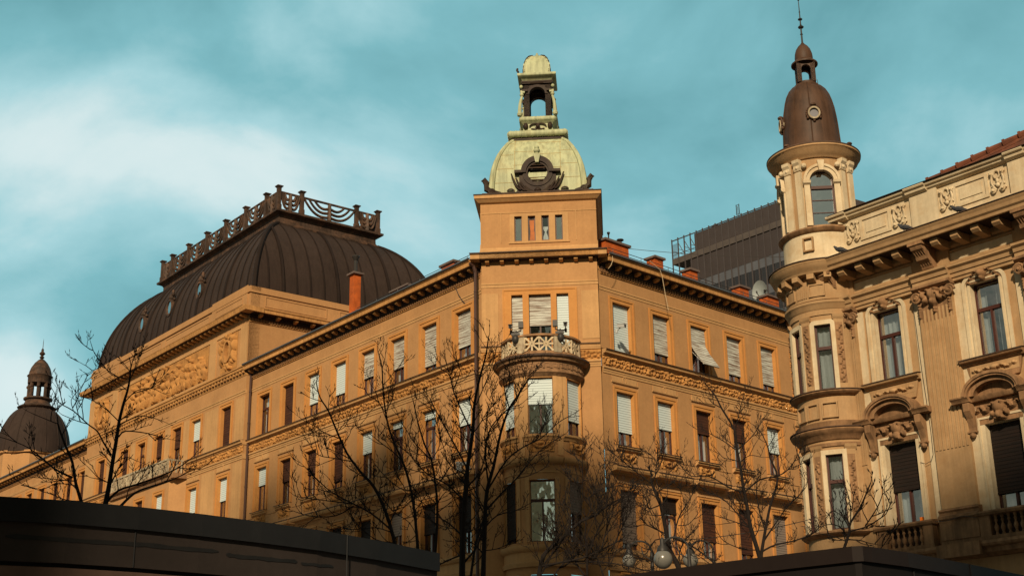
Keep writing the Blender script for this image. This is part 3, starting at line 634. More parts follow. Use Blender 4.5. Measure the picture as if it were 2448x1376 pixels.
def seams(b):
    for sy, sx in ((1, 0), (0, 1), (0, -1)):
        for o in (-1.0, 1.0):
            pts = []
            for r, z in prof:
                if abs(o) > r-.1: continue
                pts.append((DU+o, DN+r+.0, z) if sy else (DU+sx*r, DN+o, z))
            if len(pts) > 1: b.tube(pts, .013, 4)
    for j, (a0, a1) in enumerate(((-2, -1.05), (-1.05, 0), (0, 1.05), (1.05, 2))):
        for i in range(2, 9, 2):
            r, z = prof[i]; q0, q1 = max(a0, -r+.12), min(a1, r-.12); z += .17*(j % 2)
            if q1 > q0 and i+1 < len(prof):
                r2 = r+(prof[i+1][0]-r)*(.17*(j % 2))/(prof[i+1][1]-prof[i][1]); b.tube([(DU+q0, DN+r2, z), (DU+q1, DN+r2, z)], .012, 4)
part("sheet_seams", mat("stained_copper_seam", (.34, .25, .10), var=.2), DOME, seams, FC)
def crown(b):
    sq(b, [(1.08, 27.15), (1.16, 27.2), (1.16, 27.32), (1.22, 27.36)], DU, DN)
part("dome_collar", BRONZE, DOME, crown, FC)
def roll(b, h, z, r, m=12):
    for s in (-1, 1):
        b.tube([(DU-h, DN+s*h, z), (DU+h, DN+s*h, z)], r, m); b.tube([(DU+s*h, DN-h, z), (DU+s*h, DN+h, z)], r, m)
    for sx in (-1, 1):
        for sy in (-1, 1): b.ball(DU+sx*h, DN+sy*h, z, r*1.04, seg=12, rings=8)
    for i in range(11):
        u = -h+2*h*i/10; 
        for s in (-1, 1): b.tube([(DU+u-.02, DN+s*h, z), (DU+u+.02, DN+s*h, z)], r*1.1, 12); b.tube([(DU+s*h, DN+u-.02, z), (DU+s*h, DN+u+.02, z)], r*1.1, 12)
def crown2(b):
    roll(b, 1.20, 27.48, .15); sq(b, [(1.2, 27.36), (1.2, 27.6), (.74, 27.66)], DU, DN)
    sq(b, [(.72, 27.6), (.80, 27.7), (.80, 27.78), (.66, 27.9), (.66, 28.2), (.78, 28.3), (.6, 28.35)], DU, DN); roll(b, .72, 28.42, .12); sq(b, [(.72, 28.34), (.70, 28.54), (.3, 28.56)], DU, DN)
part("roll_moulded_crown", COPPER, BL, crown2, FC, smooth=True)
def cro(b):
    for f in (FC.sub(DU, DN+.67),):
        bb = MB(f)
        for s in (-1, 1):
            pts = [(s*(.08+.30*(1-t)*math.cos(5.5*t)), .06, 28.05+.16*(1-t*.6)*math.sin(5.5*t)) for t in [i/18 for i in range(19)]]; bb.tube(pts, .035, 6)
            bb.ball(s*.55, .04, 28.08, .12, .17)
        bb.tube([(-.3, .07, 27.92), (0, .1, 27.86), (.3, .07, 27.92)], .04, 6); bb.ball(0, .08, 28.05, .09)
        o = len(b.v); b.v += bb.v; b.f += [tuple(k+o for k in q) for q in bb.f]; b.mi += bb.mi
part("crown_scrollwork", BRONZE, BL, cro, FC, smooth=True)
def lantern(b):
    for q in range(4):
        f = FC.sub(DU, DN); n_, u_ = f.n.copy(), f.u.copy(); a = q*math.pi/2
        f.n = n_*math.cos(a)+u_*math.sin(a); f.u = u_*math.cos(a)-n_*math.sin(a); bb = MB(f)
        for s in (-1, 1): bb.box(s*.62, s*.36, .36, .62, 28.5, 30.3)
        k = 12; arc = [(.36*math.cos(math.pi*j/k), 29.72+.34*math.sin(math.pi*j/k)) for j in range(k+1)]
        bb.ring([(.36, 30.3)]+[(.36-.72*j/k, 30.3) for j in range(1, k)]+[(-.36, 30.3)], arc, .40, .60)
        bb.ring([(.50*math.cos(math.pi*j/k), 29.72+.46*math.sin(math.pi*j/k)) for j in range(k+1)], arc, .60, .66)
        bb.prism([(.3, 30.22), (.68, 30.22), (.72, 30.3), (.72, 30.36), (.3, 30.36)], -.7, .7)
        for s in (-1, 1): bb.box(s*.56-.13, s*.56+.13, .6, .76, 29.82, 29.92)
        bb.quad((-.6, 0, 30.35), (.6, 0, 30.35), (.6, .6, 30.35), (-.6, .6, 30.35))
        o = len(b.v); b.v += bb.v; b.f += [tuple(x+o for x in y) for y in bb.f]; b.mi += bb.mi
LAN = part("lantern", BRONZE, BL, lantern, FC)
for sx in (-1, 1):
    for sy in (-1, 1):
        b = MB(FC); pts = []
        for i in range(20):
            t = i/19; r = .66+.10*math.sin(t*math.pi)+(.16*(1-t)**3); pts.append((DU+sx*r, DN+sy*r, 28.55+1.15*t))
        b.tube(pts, [.10-.05*i/19 for i in range(20)], 7)
        b.ball(DU+sx*.80, DN+sy*.80, 28.65, .13); b.ball(DU+sx*.70, DN+sy*.70, 29.66, .10); b.ball(DU+sx*.72, DN+sy*.72, 30.05, .09)
        b.box(DU+sx*.66-.1, DU+sx*.66+.1, DN+sy*.66-.1, DN+sy*.66+.1, 29.74, 29.86); b.build("volute_bracket", COPPER, LAN, smooth=True)
def cap(b):
    sq(b, [(.66, 30.36), (.74, 30.5), (.86, 30.56), (.88, 30.60), (.88, 30.68), (.70, 30.74), (.63, 30.80), (.64, 31.0), (.61, 31.25), (.54, 31.5), (.43, 31.7), (.29, 31.84), (.15, 31.92), (.05, 31.95)], DU, DN)
    b.ball(DU, DN, 31.98, .09); b.ball(DU, DN, 32.08, .05)
CAPO = part("lantern_cap", COPPER, LAN, cap, FC, smooth=True)
def capd(b):
    for sx in (-1, 1):
        for sy in (-1, 1):
            pp = [(.62, 30.80), (.62, 30.95), (.60, 31.15), (.55, 31.4), (.47, 31.62), (.35, 31.8), (.2, 31.9)]
            for i in range(12):
                t = i/12*(len(pp)-1); j = int(t); e = t-j; r = pp[j][0]*(1-e)+pp[j+1][0]*e; z = pp[j][1]*(1-e)+pp[j+1][1]*e; b.ball(DU+sx*(r-.07), DN+sy*r if True else 0, z, .03, seg=6, rings=4)
            b.tube([(DU+sx*r, DN+sy*r, z) for r, z in pp], .03, 6)
    pts = [(DU-.86+.03*math.cos(t*5), DN+.8, 30.75+.2*t+.0) for t in [i/8 for i in range(9)]]; b.tube(pts, .05, 6)
part("cap_studs", BRONZE, LAN, capd, FC)
def ocu(b):
    n1_ = -.12; U, Z = DU, 25.2
    b.ext([(U-.8, 24.2), (U+.8, 24.2), (U+.74, 24.62), (U+.45, 24.86), (U+.2, 24.75), (U-.2, 24.75), (U-.45, 24.86), (U-.74, 24.62)], -.5, -.13); k = 28
    b.ring([(U+.72*math.cos(math.pi*j/k), Z+.76*math.sin(math.pi*j/k)) for j in range(k+1)], [(U+.50*math.cos(math.pi*j/k), Z+.52*math.sin(math.pi*j/k)) for j in range(k+1)], -.7, n1_+.10)
    b.ring([(U+.66*math.cos(6.2832*j/k), Z+.64*math.sin(6.2832*j/k)) for j in range(k)], [(U+.43*math.cos(6.2832*j/k), Z+.43*math.sin(6.2832*j/k)) for j in range(k)], -.7, n1_+.03, closed=True)
    for s in (-1, 1):
        b.ext([(U+s*.5, Z), (U+s*.80, Z), (U+s*.80, Z-.7), (U+s*1.05, Z-.98), (U+s*.3, Z-.98), (U+s*.42, Z-.5)], -.5, n1_-.02)
        b.box(U+s*.62, U+s*1.0 if s > 0 else U-1.0, -.5, n1_+.14, Z-.02, Z+.10)
        for i in range(4):
            pts = [(U+s*(.12+.2*i+.42*t), n1_+.03, Z-.93+.05*i+.30*t*t*(1+.5*i)) for t in [j/6 for j in range(7)]]; b.tube(pts, [.055, .06, .06, .055, .05, .04, .03], 6)
        pts = [(U+s*(1.15+.17*math.cos(t)*(1-t/9)), n1_+.04, Z-.86+.13*math.sin(t)*(1-t/9)) for t in [i*.5 for i in range(13)]]; b.tube(pts, .04, 6)
    b.ball(U, n1_+.05, Z-.86, .16, .12)
OC = part("dome_dormer", BRONZE, BL, ocu, FC, smooth=True, label="round louvred dormer with scrolls at the foot of the dome")
def louv(b):
    for i in range(7):
        z = 24.84+i*.12
        if i in (2, 3, 4): continue
        h = math.sqrt(max(.0, .43**2-(z-25.2)**2)); b.prism([(-.12, z), (-.04, z-.05), (-.03, z-.03), (-.11, z+.02)], DU-h, DU+h)
    b.prism([(-.12, 25.42), (-.04, 25.37), (-.03, 25.40), (-.11, 25.45)], DU-.36, DU+.36)
part("louvre", SLATE2, OC, louv, FC)
def dk(b): b.lathe(DU, -.26, [(.001, 25.2)], 3); b.ext([(DU+.5*math.cos(6.2832*j/20), 25.2+.5*math.sin(6.2832*j/20)) for j in range(20)], -.3, -.26)
part("dark_opening", DARK, OC, dk, FC)
def keyst(b):
    b.ext([(DU-.15, 26.0), (DU+.15, 26.0), (DU+.07, 25.6), (DU-.07, 25.6)], -.25, .10); b.ball(DU, -.02, 26.18, .15, .12, 10, 8); b.ball(DU, -.02, 26.33, .11, .09, 10, 8); b.ball(DU, -.02, 26.05, .1, .06)
part("keystone_finial", COPPER, OC, keyst, FC, smooth=True)
for sx in (-1, 1):
    for sy in (-1, 1):
        b = MB(FC); cu, cn = DU+sx*2.12, DN+sy*2.1
        b.tube([(cu-sx*.5, cn, 24.25), (cu-sx*.2, cn, 24.32), (cu+sx*.1, cn, 24.5), (cu+sx*.12, cn, 24.75), (cu+sx*.26, cn, 24.9)], [.10, .13, .14, .11, .05], 7)
        b.tube([(cu-sx*(.1+.15*math.cos(t)*(1-t/9)), cn+.1*sy, 24.35+.13*math.sin(t)*(1-t/9)) for t in [i*.5 for i in range(13)]], .045, 6)
        b.tube([(cu+sx*.05, cn, 24.75), (cu+sx*.2, cn+.02, 24.97), (cu+sx*.33, cn, 24.88)], [.10, .09, .03], 6); b.build("corner_acroterion", BRONZE, BL, smooth=True)
# ---- pavilion of the left wing
PE = .35; PA, PB = 20.55, 42.85
cP = [22.7, 26.4, 28.9, 31.4, 33.9, 36.4, 40.1]
holes = []
for c in cP: holes += [(c-.56, c+.56, 17.13, 19.31)]
for c in (22.7, 26.4, 40.1): holes += [(c-.53, c+.53, 13.2, 15.44), (c-.55, c+.55, 9.0, 11.36)]
holes += [(22.7-.38, 22.7+.38, 21.9, 23.05), (40.6-.38, 40.6+.38, 21.9, 23.05)]
b = MB(FL); walls(b, PA, PB, 0, 24.0, holes, n=PE)
for u in (PA, PB):
    b.quad((u, PE, 0), (u, -.3, 0), (u, -.3, 24), (u, PE, 24)); b.quad((u, PE, 20.8), (u, -12.6, 20.8), (u, -12.6, 24.2), (u, PE, 24.2))
b.quad((PA, -12.6, 20.8), (PB, -12.6, 20.8), (PB, -12.6, 24.2), (PA, -12.6, 24.2))
b.build("pavilion_wall", WALL, BL)
for c, (a, f) in zip(cP, [(B_BROWN, 1), (B_WHITE, .5), (B_BROWN, .5), (B_BROWN, .55), (None, 0), (B_BROWN, .7), (B_BROWN, .9)]): top_window(BL, FL, c, a, f, n=PE)
for c, (a, f) in zip((22.7, 26.4, 40.1), [(B_WHITE, .52), (B_WHITE, .58), (B_BROWN, .5)]):
    mid_window(BL, FL, c, a, f, n=PE); low_window(BL, FL, c, B_BLACK, .5, n=PE, hw=1.9)
def pm(b):
    n = PE
    b.prism([(n-.1, 19.85), (n+.05, 19.85), (n+.05, 19.78), (n+.02, 19.76), (n+.02, 19.66), (n-.1, 19.64)], PA-.01, PB+.01)
    for u0, u1 in ((20.57, 21.6), (23.7, 25.3), (37.4, 39.1), (41.2, 42.83)): b.box(u0, u1, n, n+.03, 12.9, 16.0); b.box(u0, u1, n, n+.03, 17.15, 19.5)
    for c in (27.65, 30.15, 32.65, 35.15): b.box(c-.4, c+.4, n, n+.03, 17.15, 19.5)
    b.prism([(n-.1, 8.95), (n+.22, 8.92), (n+.22, 8.8), (n+.06, 8.66), (n+.06, 8.3), (n-.1, 8.1)], PA, PB)
part("wall_moulding", LEDGE, BL, pm, FL)
fP = FL.sub(0, PE)
ledge_frieze(BL, fP, PA-.03, 27.3, 21, pr=.2); ledge_frieze(BL, fP, 37.0, PB+.03, 22, pr=.2)
# minor cornice of the pavilion, flush with the wings
b = MB(FL)
def pc(b, n, top, ov, u0, u1, p=.36):
    b.m = 0; b.prism([(n-.1, top), (n+ov, top), (n+ov, top-.05), (n+ov-.05, top-.08), (n+ov-.06, top-.2), (n-.1, top-.22)], u0, u1)
    k = int((u1-u0)/p); q = (u1-u0)/k
    for i in range(k): b.box(u0+i*q+.09, u0+i*q+.27, n, n+ov-.1, top-.36, top-.21)
    b.m = 1; b.prism([(n-.1, top-.215), (n+.07, top-.215), (n+.05, top-.36), (n-.1, top-.38)], u0, u1); b.m = 0
    b.prism([(n-.1, top-.38), (n+.06, top-.38), (n+.06, top-.42), (n+.02, top-.5), (n-.1, top-.5)], u0, u1)
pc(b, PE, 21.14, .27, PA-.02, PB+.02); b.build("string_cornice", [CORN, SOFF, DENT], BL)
# attic cornice + parapet, wrapping the corner
b = MB(FL)
for n_, u0, u1 in ((PE, PA, PB),):
    cornice(b, u0, u1, 24.35, PE+.62, mp_=.55, m0=.0, m1=.0)
    b.m = 0; b.prism([(-.2, 24.35), (PE+.62, 24.35), (PE+.62, 24.3), (PE+.56, 24.1), (-.2, 24.08)], PA-.62, PB+.62)
fs = Fr(FL.p(PA, 0, 0)[:2], aL-math.pi/2, aL+math.pi)    # right-hand return: u runs outwards, n to the right
b.build("attic_cornice", [CORN, SOFF, DENT], BL)
b = MB(fs); cornice(b, -12.6, PE, 24.35, .62, mp_=1.05, ms=.9); b.build("attic_cornice", [CORN, SOFF, DENT], BL)
def par(b):
    for u0, u1, n0 in ((PA-.1, PB+.1, PE+.05),):
        b.box(u0, u1, -.2, n0, 24.34, 25.3); b.box(u0-.06, u1+.06, -.25, n0+.08, 25.3, 25.42); b.box(u0-.03, u1+.03, -.22, n0+.04, 25.42, 25.66)
        b.box(u0-.05, u1+.05, -.2, n0+.06, 24.34, 24.55)
        for c0, c1 in ((20.7, 25.0), (38.2, 42.7)): b.box(c0, c1, n0, n0+.06, 24.55, 25.75)
        for c0, c1 in ((25.4, 31.3), (31.9, 37.8), (21.2, 24.5), (38.7, 42.2)):
            o = [(c0, 24.75), (c1, 24.75), (c1, 25.18), (c0, 25.18)]; i_ = [(c0+.05, 24.8), (c1-.05, 24.8), (c1-.05, 25.13), (c0+.05, 25.13)]; b.ring(o, i_, n0, n0+(.085 if c1 < 25 or c0 > 38 else .03), closed=True)
part("attic_parapet", WALL, BL, par, FL)
def par2(b):
    b.box(-12.5, .35, -.25, .1, 24.34, 25.3); b.box(-12.5, .36, -.3, .17, 25.3, 25.42); b.box(-12.5, .36, -.27, .13, 25.42, 25.66)
    for c0, c1 in ((-4.4, -.5), (-9, -5.2)): b.ring([(c0, 24.6), (c1, 24.6), (c1, 25.2), (c0, 25.2)], [(c0+.06, 24.66), (c1-.06, 24.66), (c1-.06, 25.14), (c0+.06, 25.14)], .1, .13, closed=True)
part("attic_parapet", WALL, BL, par2, fs)
def ap(b):    # attic pilasters and frame of the relief field
    for c in (20.57, 24.3, 38.2, 42.0): b.box(c, c+.8, PE, PE+.06, 21.2, 23.55)
    b.box(PA, PB, PE, PE+.05, 23.45, 23.6); b.box(25.2, 38.0, PE, PE+.04, 21.2, 21.4)
part("attic_pilaster", LEDGE, BL, ap, FL)
r = rnd(8); bl = []; u = 25.6
while u < 37.2:                              # row of stucco figures
    hgt = r.uniform(1.15, 1.75)*(1.15-.35*abs(u-31.2)/6); lean = r.uniform(-.25, .25); z0 = 21.5
    bl += [(u+lean, z0+hgt, .11, .14, .24, 0), (u+lean*.7, z0+hgt*.70, .19, .28, .26, r.uniform(-.3, .3)), (u+lean*.3, z0+hgt*.40, .20, .26, .22, r.uniform(-.5, .5)),
           (u-.12, z0+.22, .10, .32, .18, .25), (u+.14, z0+.2, .10, .32, .17, -.3), (u-.26, z0+hgt*.68, .07, .26, .17, r.uniform(-1.2, 1.2)), (u+.28, z0+hgt*.66, .07, .26, .17, r.uniform(-1.2, 1.2))]
    for q in range(3): bl.append((u+r.uniform(-.35, .35), z0+r.uniform(0, hgt*.6), r.uniform(.04, .10), r.uniform(.05, .14), r.uniform(.08, .2), r.uniform(0, 3)))
    u += r.uniform(.55, 1.0)
b = MB(FL); b.relief(25.3, 37.7, 21.42, 23.42, PE+.015, bl, res=.045); b.build("figure_relief", RELIEF, BL, smooth=True, recalc=False, label="stucco relief of a crowd of figures under the attic cornice")
for uc in (22.75, 40.6):
    bl = []; r = rnd(int(uc))
    for i in range(26):
        a = 6.2832*i/26; q = r.uniform(.85, 1.25); bl.append((uc+.62*q*math.cos(a), 22.45+.85*q*math.sin(a), r.uniform(.1, .2), r.uniform(.1, .22), r.uniform(.1, .2), r.uniform(0, 3)))
    for s in (-1, 1): bl += [(uc+s*.72, 23.05, .13, .15, .26, 0), (uc+s*.75, 22.65, .17, .32, .24, 0), (uc+s*.7, 22.1, .16, .4, .2, s*.3)]
    bl = [q for q in bl if ((q[0]-uc)/.36)**2+((q[1]-22.45)/.58)**2 > 1.2]
    b = MB(FL); b.relief(uc-1.0, uc+1.0, 21.35, 23.5, PE+.012, bl, res=.05)
    b.build("oval_window_relief", RELIEF, BL, smooth=True, recalc=False)
    k = 24; b = MB(FL); b.ring([(uc+.44*math.cos(6.2832*j/k), 22.45+.66*math.sin(6.2832*j/k)) for j in range(k)], [(uc+.33*math.cos(6.2832*j/k), 22.45+.54*math.sin(6.2832*j/k)) for j in range(k)], PE-.25, PE+.2, closed=True)
    W = b.build("oval_window", CORN, BL)
    b = MB(FL); b.ext([(uc+.36*math.cos(6.2832*j/k), 22.45+.57*math.sin(6.2832*j/k)) for j in range(k)], PE-.22, PE-.2); b.box(uc-.03, uc+.03, PE-.2, PE-.17, 21.9, 23.0); b.build("pane", GLASSM, W)
# shallow bay and long balcony of the pavilion
def pb(b):
    walls(b, 27.9, 35.9, 0, 16.1, [(c-.53, c+.53, 13.2, 15.44) for c in (29.2, 31.9, 34.6)]+[(c-.55, c+.55, 9.0, 11.36) for c in (29.2, 31.9, 34.6)], n=1.1)
    for a, c_ in ((27.3, 27.9), (36.5, 35.9)): b.quad((a, PE, 0), (c_, 1.1, 0), (c_, 1.1, 16.1), (a, PE, 16.1))
part("shallow_bay_wall", WALL, BL, pb, FL)
for c, bl_, f in ((29.2, B_WHITE, .75), (31.9, B_BROWN, .6), (34.6, B_WHITE, .4)):
    window(BL, FL, c, 13.2, 15.44, 1.06, bl_, f, n=1.1, sur=(.2, .04, .02), sill=(.2, .2)); window(BL, FL, c, 9.0, 11.36, 1.1, B_BLACK, .4, n=1.1, sur=(.2, .04, .0))
def bs(b):
    b.ext([(27.2, 16.38), (36.6, 16.38), (36.6, 16.1), (27.2, 16.1)], .1, 1.2)
    b.prism([(.1, 16.42), (1.45, 16.42), (1.48, 16.38), (1.45, 16.28), (1.3, 16.2), (1.25, 16.05), (.1, 16.05)], 27.55, 36.3)
PBAL = part("balcony", SANDD, BL, bs, FL, label="long pale balcony across the left pavilion")
def bst(b0):
    f = FL.sub(0, 1.3); bb = MB(f)
    bb.box(27.7, 36.15, -.1, .06, 17.14, 17.24); bb.box(27.7, 36.15, -.06, .04, 16.42, 16.52)
    n_ = 11
    for i in range(n_):
        u0 = 27.75+i*8.35/n_; w_ = 8.35/n_; c0 = u0+w_/2
        bb.box(u0-.05, u0+.05, -.06, .05, 16.5, 17.16)
        for t in range(4):
            a = math.pi*t/4; ex, ez = math.cos(a), math.sin(a); m = min((w_/2-.04)/max(abs(ex), 1e-6), .31/max(abs(ez), 1e-6)); nx, nz = -ez*.03, ex*.03
            bb.ext([(c0-ex*m-nx, 16.83-ez*m-nz), (c0+ex*m-nx, 16.83+ez*m-nz), (c0+ex*m+nx, 16.83+ez*m+nz), (c0-ex*m+nx, 16.83-ez*m+nz)], -.03, .03)
    b0.v += bb.v; b0.f += bb.f; b0.mi += bb.mi
    for u in (27.75, 36.1):
        b0.fr = FL; b0.box(u-.04, u+.04, .35, 1.25, 17.14, 17.24)
        for q in range(3): b0.box(u-.03, u+.03, .45+q*.3, .52+q*.3, 16.42, 17.15)
part("pierced_star_panel", STONE, PBAL, bst, FL)
# mansard
PF, PBk = .05, -12.45; ML, MRt = PB-.15, PA+.2
def prof_m(t):   # t 0..1 -> inset, height
    a = t*math.pi/2*.76; return 2.80*(1-math.cos(a))/(1-math.cos(math.pi/2*.76)), 25.5+5.5*math.sin(a)/math.sin(math.pi/2*.76)
TT = [i/18 for i in range(19)]; PM = [prof_m(t) for t in TT]
def mansard(b):
    rows = []
    for d, z in PM: rows.append([b.V(*q, z) for q in ((ML-d, PF-d), (MRt+d, PF-d), (MRt+d, PBk+d), (ML-d, PBk+d))])
    for a, c_ in zip(rows, rows[1:]):
        for j in range(4): b.F(a[j], a[(j+1) % 4], c_[(j+1) % 4], c_[j])
    b.F(*rows[-1])
MANS = part("mansard_roof", SLATE, BL, mansard, FL, smooth=True, label="dark seamed metal mansard bulging over the left pavilion")
def mseam(b):
    for i in range(1, 24):
        u = MRt+(ML-MRt)*i/24; e = min(u-MRt, ML-u); pts = [(u, PF-d+.01, z) for d, z in PM if d < e+.01]
        b.tube(pts, .11 if i % 4 == 0 else .05, 5)
    for i in range(1, 14):
        n_ = PBk+(PF-PBk)*i/14; e = min(n_-PBk, PF-n_)
        for s in (0, 1): b.tube([((MRt+d-.01) if s == 0 else (ML-d+.01), n_, z) for d, z in PM if d < e+.01], .11 if i % 4 == 0 else .05, 5)
    for cu, sg in ((MRt, 1), (ML, -1)):
        b.tube([(cu+sg*d, PF-d, z) for d, z in PM], .13, 8); b.tube([(cu+sg*d, PBk+d, z) for d, z in PM], .13, 8)
part("standing_seam", mat("shadow_dark_seam", (.016, .010, .008), rough=.7, var=.3, spec=.15), MANS, mseam, FL, smooth=True)  # seams coloured darker than the roof to stand in for their shadow lines
d1, z1_ = PM[-1]; QL, QR, QF, QB = ML-d1, MRt+d1, PF-d1, PBk+d1
def curb(b):
    def rect(e, z): return [b.V(*q, z) for q in ((QL+e, QF+e), (QR-e, QF+e), (QR-e, QB-e), (QL+e, QB-e))]
    pr = [(.02, z1_-.14), (.16, z1_-.08), (.18, z1_-.0), (.10, z1_+.05), (.0, z1_+.08), (-.08, z1_+.2), (-.09, z1_+.48), (-.02, z1_+.6), (.14, z1_+.68), (.26, z1_+.72), (.28, z1_+.84), (.18, z1_+.89), (-.5, z1_+.91)]
    rows = [rect(e, z) for e, z in pr]
    for a, c_ in zip(rows, rows[1:]):
        for j in range(4): b.F(a[j], a[(j+1) % 4], c_[(j+1) % 4], c_[j])
    b.F(*rows[-1])
part("roof_curb", SLATE2, MANS, curb, FL)
zr = z1_+.92
def rw(i):      # round windows set into the front slope
    u, t = 28.1+4.15*i, .30; d, z = prof_m(t); n_ = PF-d; b = MB(FL); k = 20
    b.ring([(u+.46*math.cos(6.2832*j/k), z+.56*math.sin(6.2832*j/k)) for j in range(k)], [(u+.33*math.cos(6.2832*j/k), z+.43*math.sin(6.2832*j/k)) for j in range(k)], n_-.4, n_+.19, closed=True)
    b.ball(u, n_+.03, z+.66, .2, .16); b.ball(u-.14, n_, z+.85, .11); b.ball(u+.14, n_, z+.85, .11); b.ball(u, n_-.06, z+1.02, .10, .2); b.ball(u-.36, n_, z+.5, .1); b.ball(u+.36, n_, z+.5, .1)
    W = b.build("round_roof_window", SLATE2, MANS)
for i in range(3): rw(i)
for i in range(3):
    u, t = 28.1+4.15*i, .30; d, z = prof_m(t); n_ = PF-d; b = MB(FL); b.ext([(u+.35*math.cos(6.2832*j/20), z+.45*math.sin(6.2832*j/20)) for j in range(20)], n_+.0, n_+.13); b.build("round_pane", GLASSM, MANS)
# roof railing
def bay(b, P, Q, n_in=None):
    """one art nouveau bay between posts P and Q (u,n): rail, central stub and nested curved bars"""
    P, Q = Vector(P), Vector(Q); d = Q-P; Ln = d.length; d /= Ln; m = (P+Q)/2
    def at(s, z): q = m+d*s; return (q.x, q.y, z)
    h = Ln/2-.14; top = zr+1.12; b.tube([at(-h-.1, top), at(h+.1, top)], .075, 6)
    b.tube([at(0, zr), at(0, top)], [.17, .13], 4)
    for sg in (-1, 1):
        for j, (e, zz) in enumerate(((1.0, .30), (.80, .50), (.58, .70))):
            pts = []
            for i in range(11):
                t = i/10; pts.append(at(sg*(.10+(h*e-.1)*t), zr+.22+.28*j-.10*math.sin(t*math.pi)+(.88-.28*j)*t**2.6))
            b.tube(pts, [.10-.03*t/10 for t in range(11)], 5)
def post(b, u, n_):
    b.box(u-.11, u+.11, n_-.11, n_+.11, zr, zr+1.36); b.box(u-.14, u+.14, n_-.14, n_+.14, zr+1.36, zr+1.42); b.box(u-.19, u+.19, n_-.19, n_+.19, zr+1.42, zr+1.48); b.box(u-.14, u+.14, n_-.14, n_+.14, zr, zr+.3)
i0 = .18; us = [QR-0+i0*0+.05, QR+1.55, QR+4.2, QR+6.9, QR+9.55, QR+12.25, QL-1.6, QL-.05]
fn_ = QF+.02; bn_ = QB-.02; ns = [fn_, fn_-1.55, bn_+1.55, bn_]
b = MB(FL)
for a, c_ in zip(us, us[1:]): bay(b, (a, fn_), (c_, fn_)); bay(b, (a, bn_), (c_, bn_))
for a, c_ in zip(ns, ns[1:]):
    bay(b, (us[0], a), (us[0], c_)); bay(b, (us[-1], a), (us[-1], c_))
RO = b.build("roof_railing", SLATE2, BL, label="art nouveau railing round the flat top of the mansard")
for u in us:
    for n_ in (fn_, bn_):
        b = MB(FL); post(b, u, n_); b.build("railing_post", SLATE2, RO)
for n_ in ns[1:-1]:
    for u in (us[0], us[-1]):
        b = MB(FL); post(b, u, n_); b.build("railing_post", SLATE2, RO)
# far part of the left wing, past the pavilion
cW = [44.0+2.53*k+.15 for k in range(8)]
holes = []
for c in cW: holes += [(c-.56, c+.56, 17.13, 19.31), (c-.53, c+.53, 13.2, 15.44)]
b = MB(FL); walls(b, PB, 66, 0, 21.3, holes); b.build("wall", WALL, BL)
for i, c in enumerate(cW):
    top_window(BL, FL, c, B_BROWN, (.9, .8, .95, .7, .9, .8, .9, .6)[i])
    window(BL, FL, c, 13.2, 15.44, 1.06, B_BROWN, .5, sur=(.2, .04, 0), sill=(.2, .2))
ledge_frieze(BL, FL, PB, 66, 31); cor(BL, FL, PB, 66, 21.14, .60)
def wm(b): b.prism([(-.1, 19.9), (.045, 19.87), (.045, 19.84), (.02, 19.72), (-.1, 19.70)], PB, 66)
part("wall_moulding", LEDGE, BL, wm, FL)
# roofs and gutters
def roofs(b):
    b.fr = FL
    for a, c_ in ((.0, PA), (PB, 66)): b.quad((a, .58, 21.16), (c_, .58, 21.16), (c_, -7, 22.9), (a, -7, 22.9))
    b.fr = FR; b.quad((0, .58, 21.16), (24.5, .58, 21.16), (24.5, -7, 22.9), (0, -7, 22.9))
    b.quad((24.5, .0, 0), (24.5, -8, 0), (24.5, -8, 21.2), (24.5, 0, 21.2))
part("roof", TILE, BL, roofs)
def gut(b):
    for f, a, c_ in ((FL, .1, PA), (FL, PB, 66), (FR, .1, 24.5)):
        b.fr = f; b.tube([(a, .62, 21.17), (c_, .62, 21.17)], .055, 8)
part("gutter", ZINC, BL, gut)
def guard(b):
    b.fr = FR
    for h_ in (.16, .30): b.tube([(.3, .35, 21.25+h_), (24, .35, 21.25+h_)], .014, 4)
    for i in range(14): b.tube([(.6+1.8*i, .35, 21.2), (.6+1.8*i, .35, 21.58)], .014, 4)
    b.fr = FL
    for h_ in (.13, .25): b.tube([(.2, .3, 21.25+h_), (9.5, .3, 21.25+h_)], .014, 4)
    for i in range(6): b.tube([(.6+1.8*i, .3, 21.2), (.6+1.8*i, .3, 21.5)], .014, 4)
part("snow_guard_rail", IRON, BL, guard)
for f, u, n_ in ((FL, 20.48, .12), (FL, .0, .32)):
    b = MB(f); b.tube([(u, n_, 20.75), (u, n_, 13), (u, n_, 0)], .068, 8)
    for i in range(12): b.tube([(u, n_, 1+1.7*i), (u, n_, 1.06+1.7*i)], .082, 8)
    b.tube([(u, n_+.3, 20.95), (u, n_+.1, 20.85), (u, n_, 20.6)], .075, 8); b.build("downpipe", PIPE, BL)
# brick chimneys on the roofs
def chimney(f, u, n_, z0, z1, w_, d_, cap_=.09, pots=(), lab=None):
    b = MB(f); b.box(u-w_/2, u+w_/2, n_-d_/2, n_+d_/2, z0, z1); o = b.build("chimney", BRICK, BL, label=lab)
    b = MB(f); b.box(u-w_/2-cap_, u+w_/2+cap_, n_-d_/2-cap_, n_+d_/2+cap_, z1, z1+.1); b.build("chimney_cap", CAPM, o)
    for (du, h_, r_) in pots:
        b = MB(f); b.tube([(u+du, n_, z1+.1), (u+du, n_, z1+.1+h_)], r_, 8); b.lathe(u+du, n_, [(r_*1.2, z1+.1+h_*.8), (r_*2.4, z1+.1+h_), (r_*2.2, z1+.14+h_), (.01, z1+.16+h_)], 10); b.build("flue_pipe", IRON, o)
    return o
chimney(FR, 2.0, -.9, 20.5, 22.40, 1.5, .5, pots=((-.25, .42, .03), (.5, .26, .07)), lab="long brick chimney beside the tower")
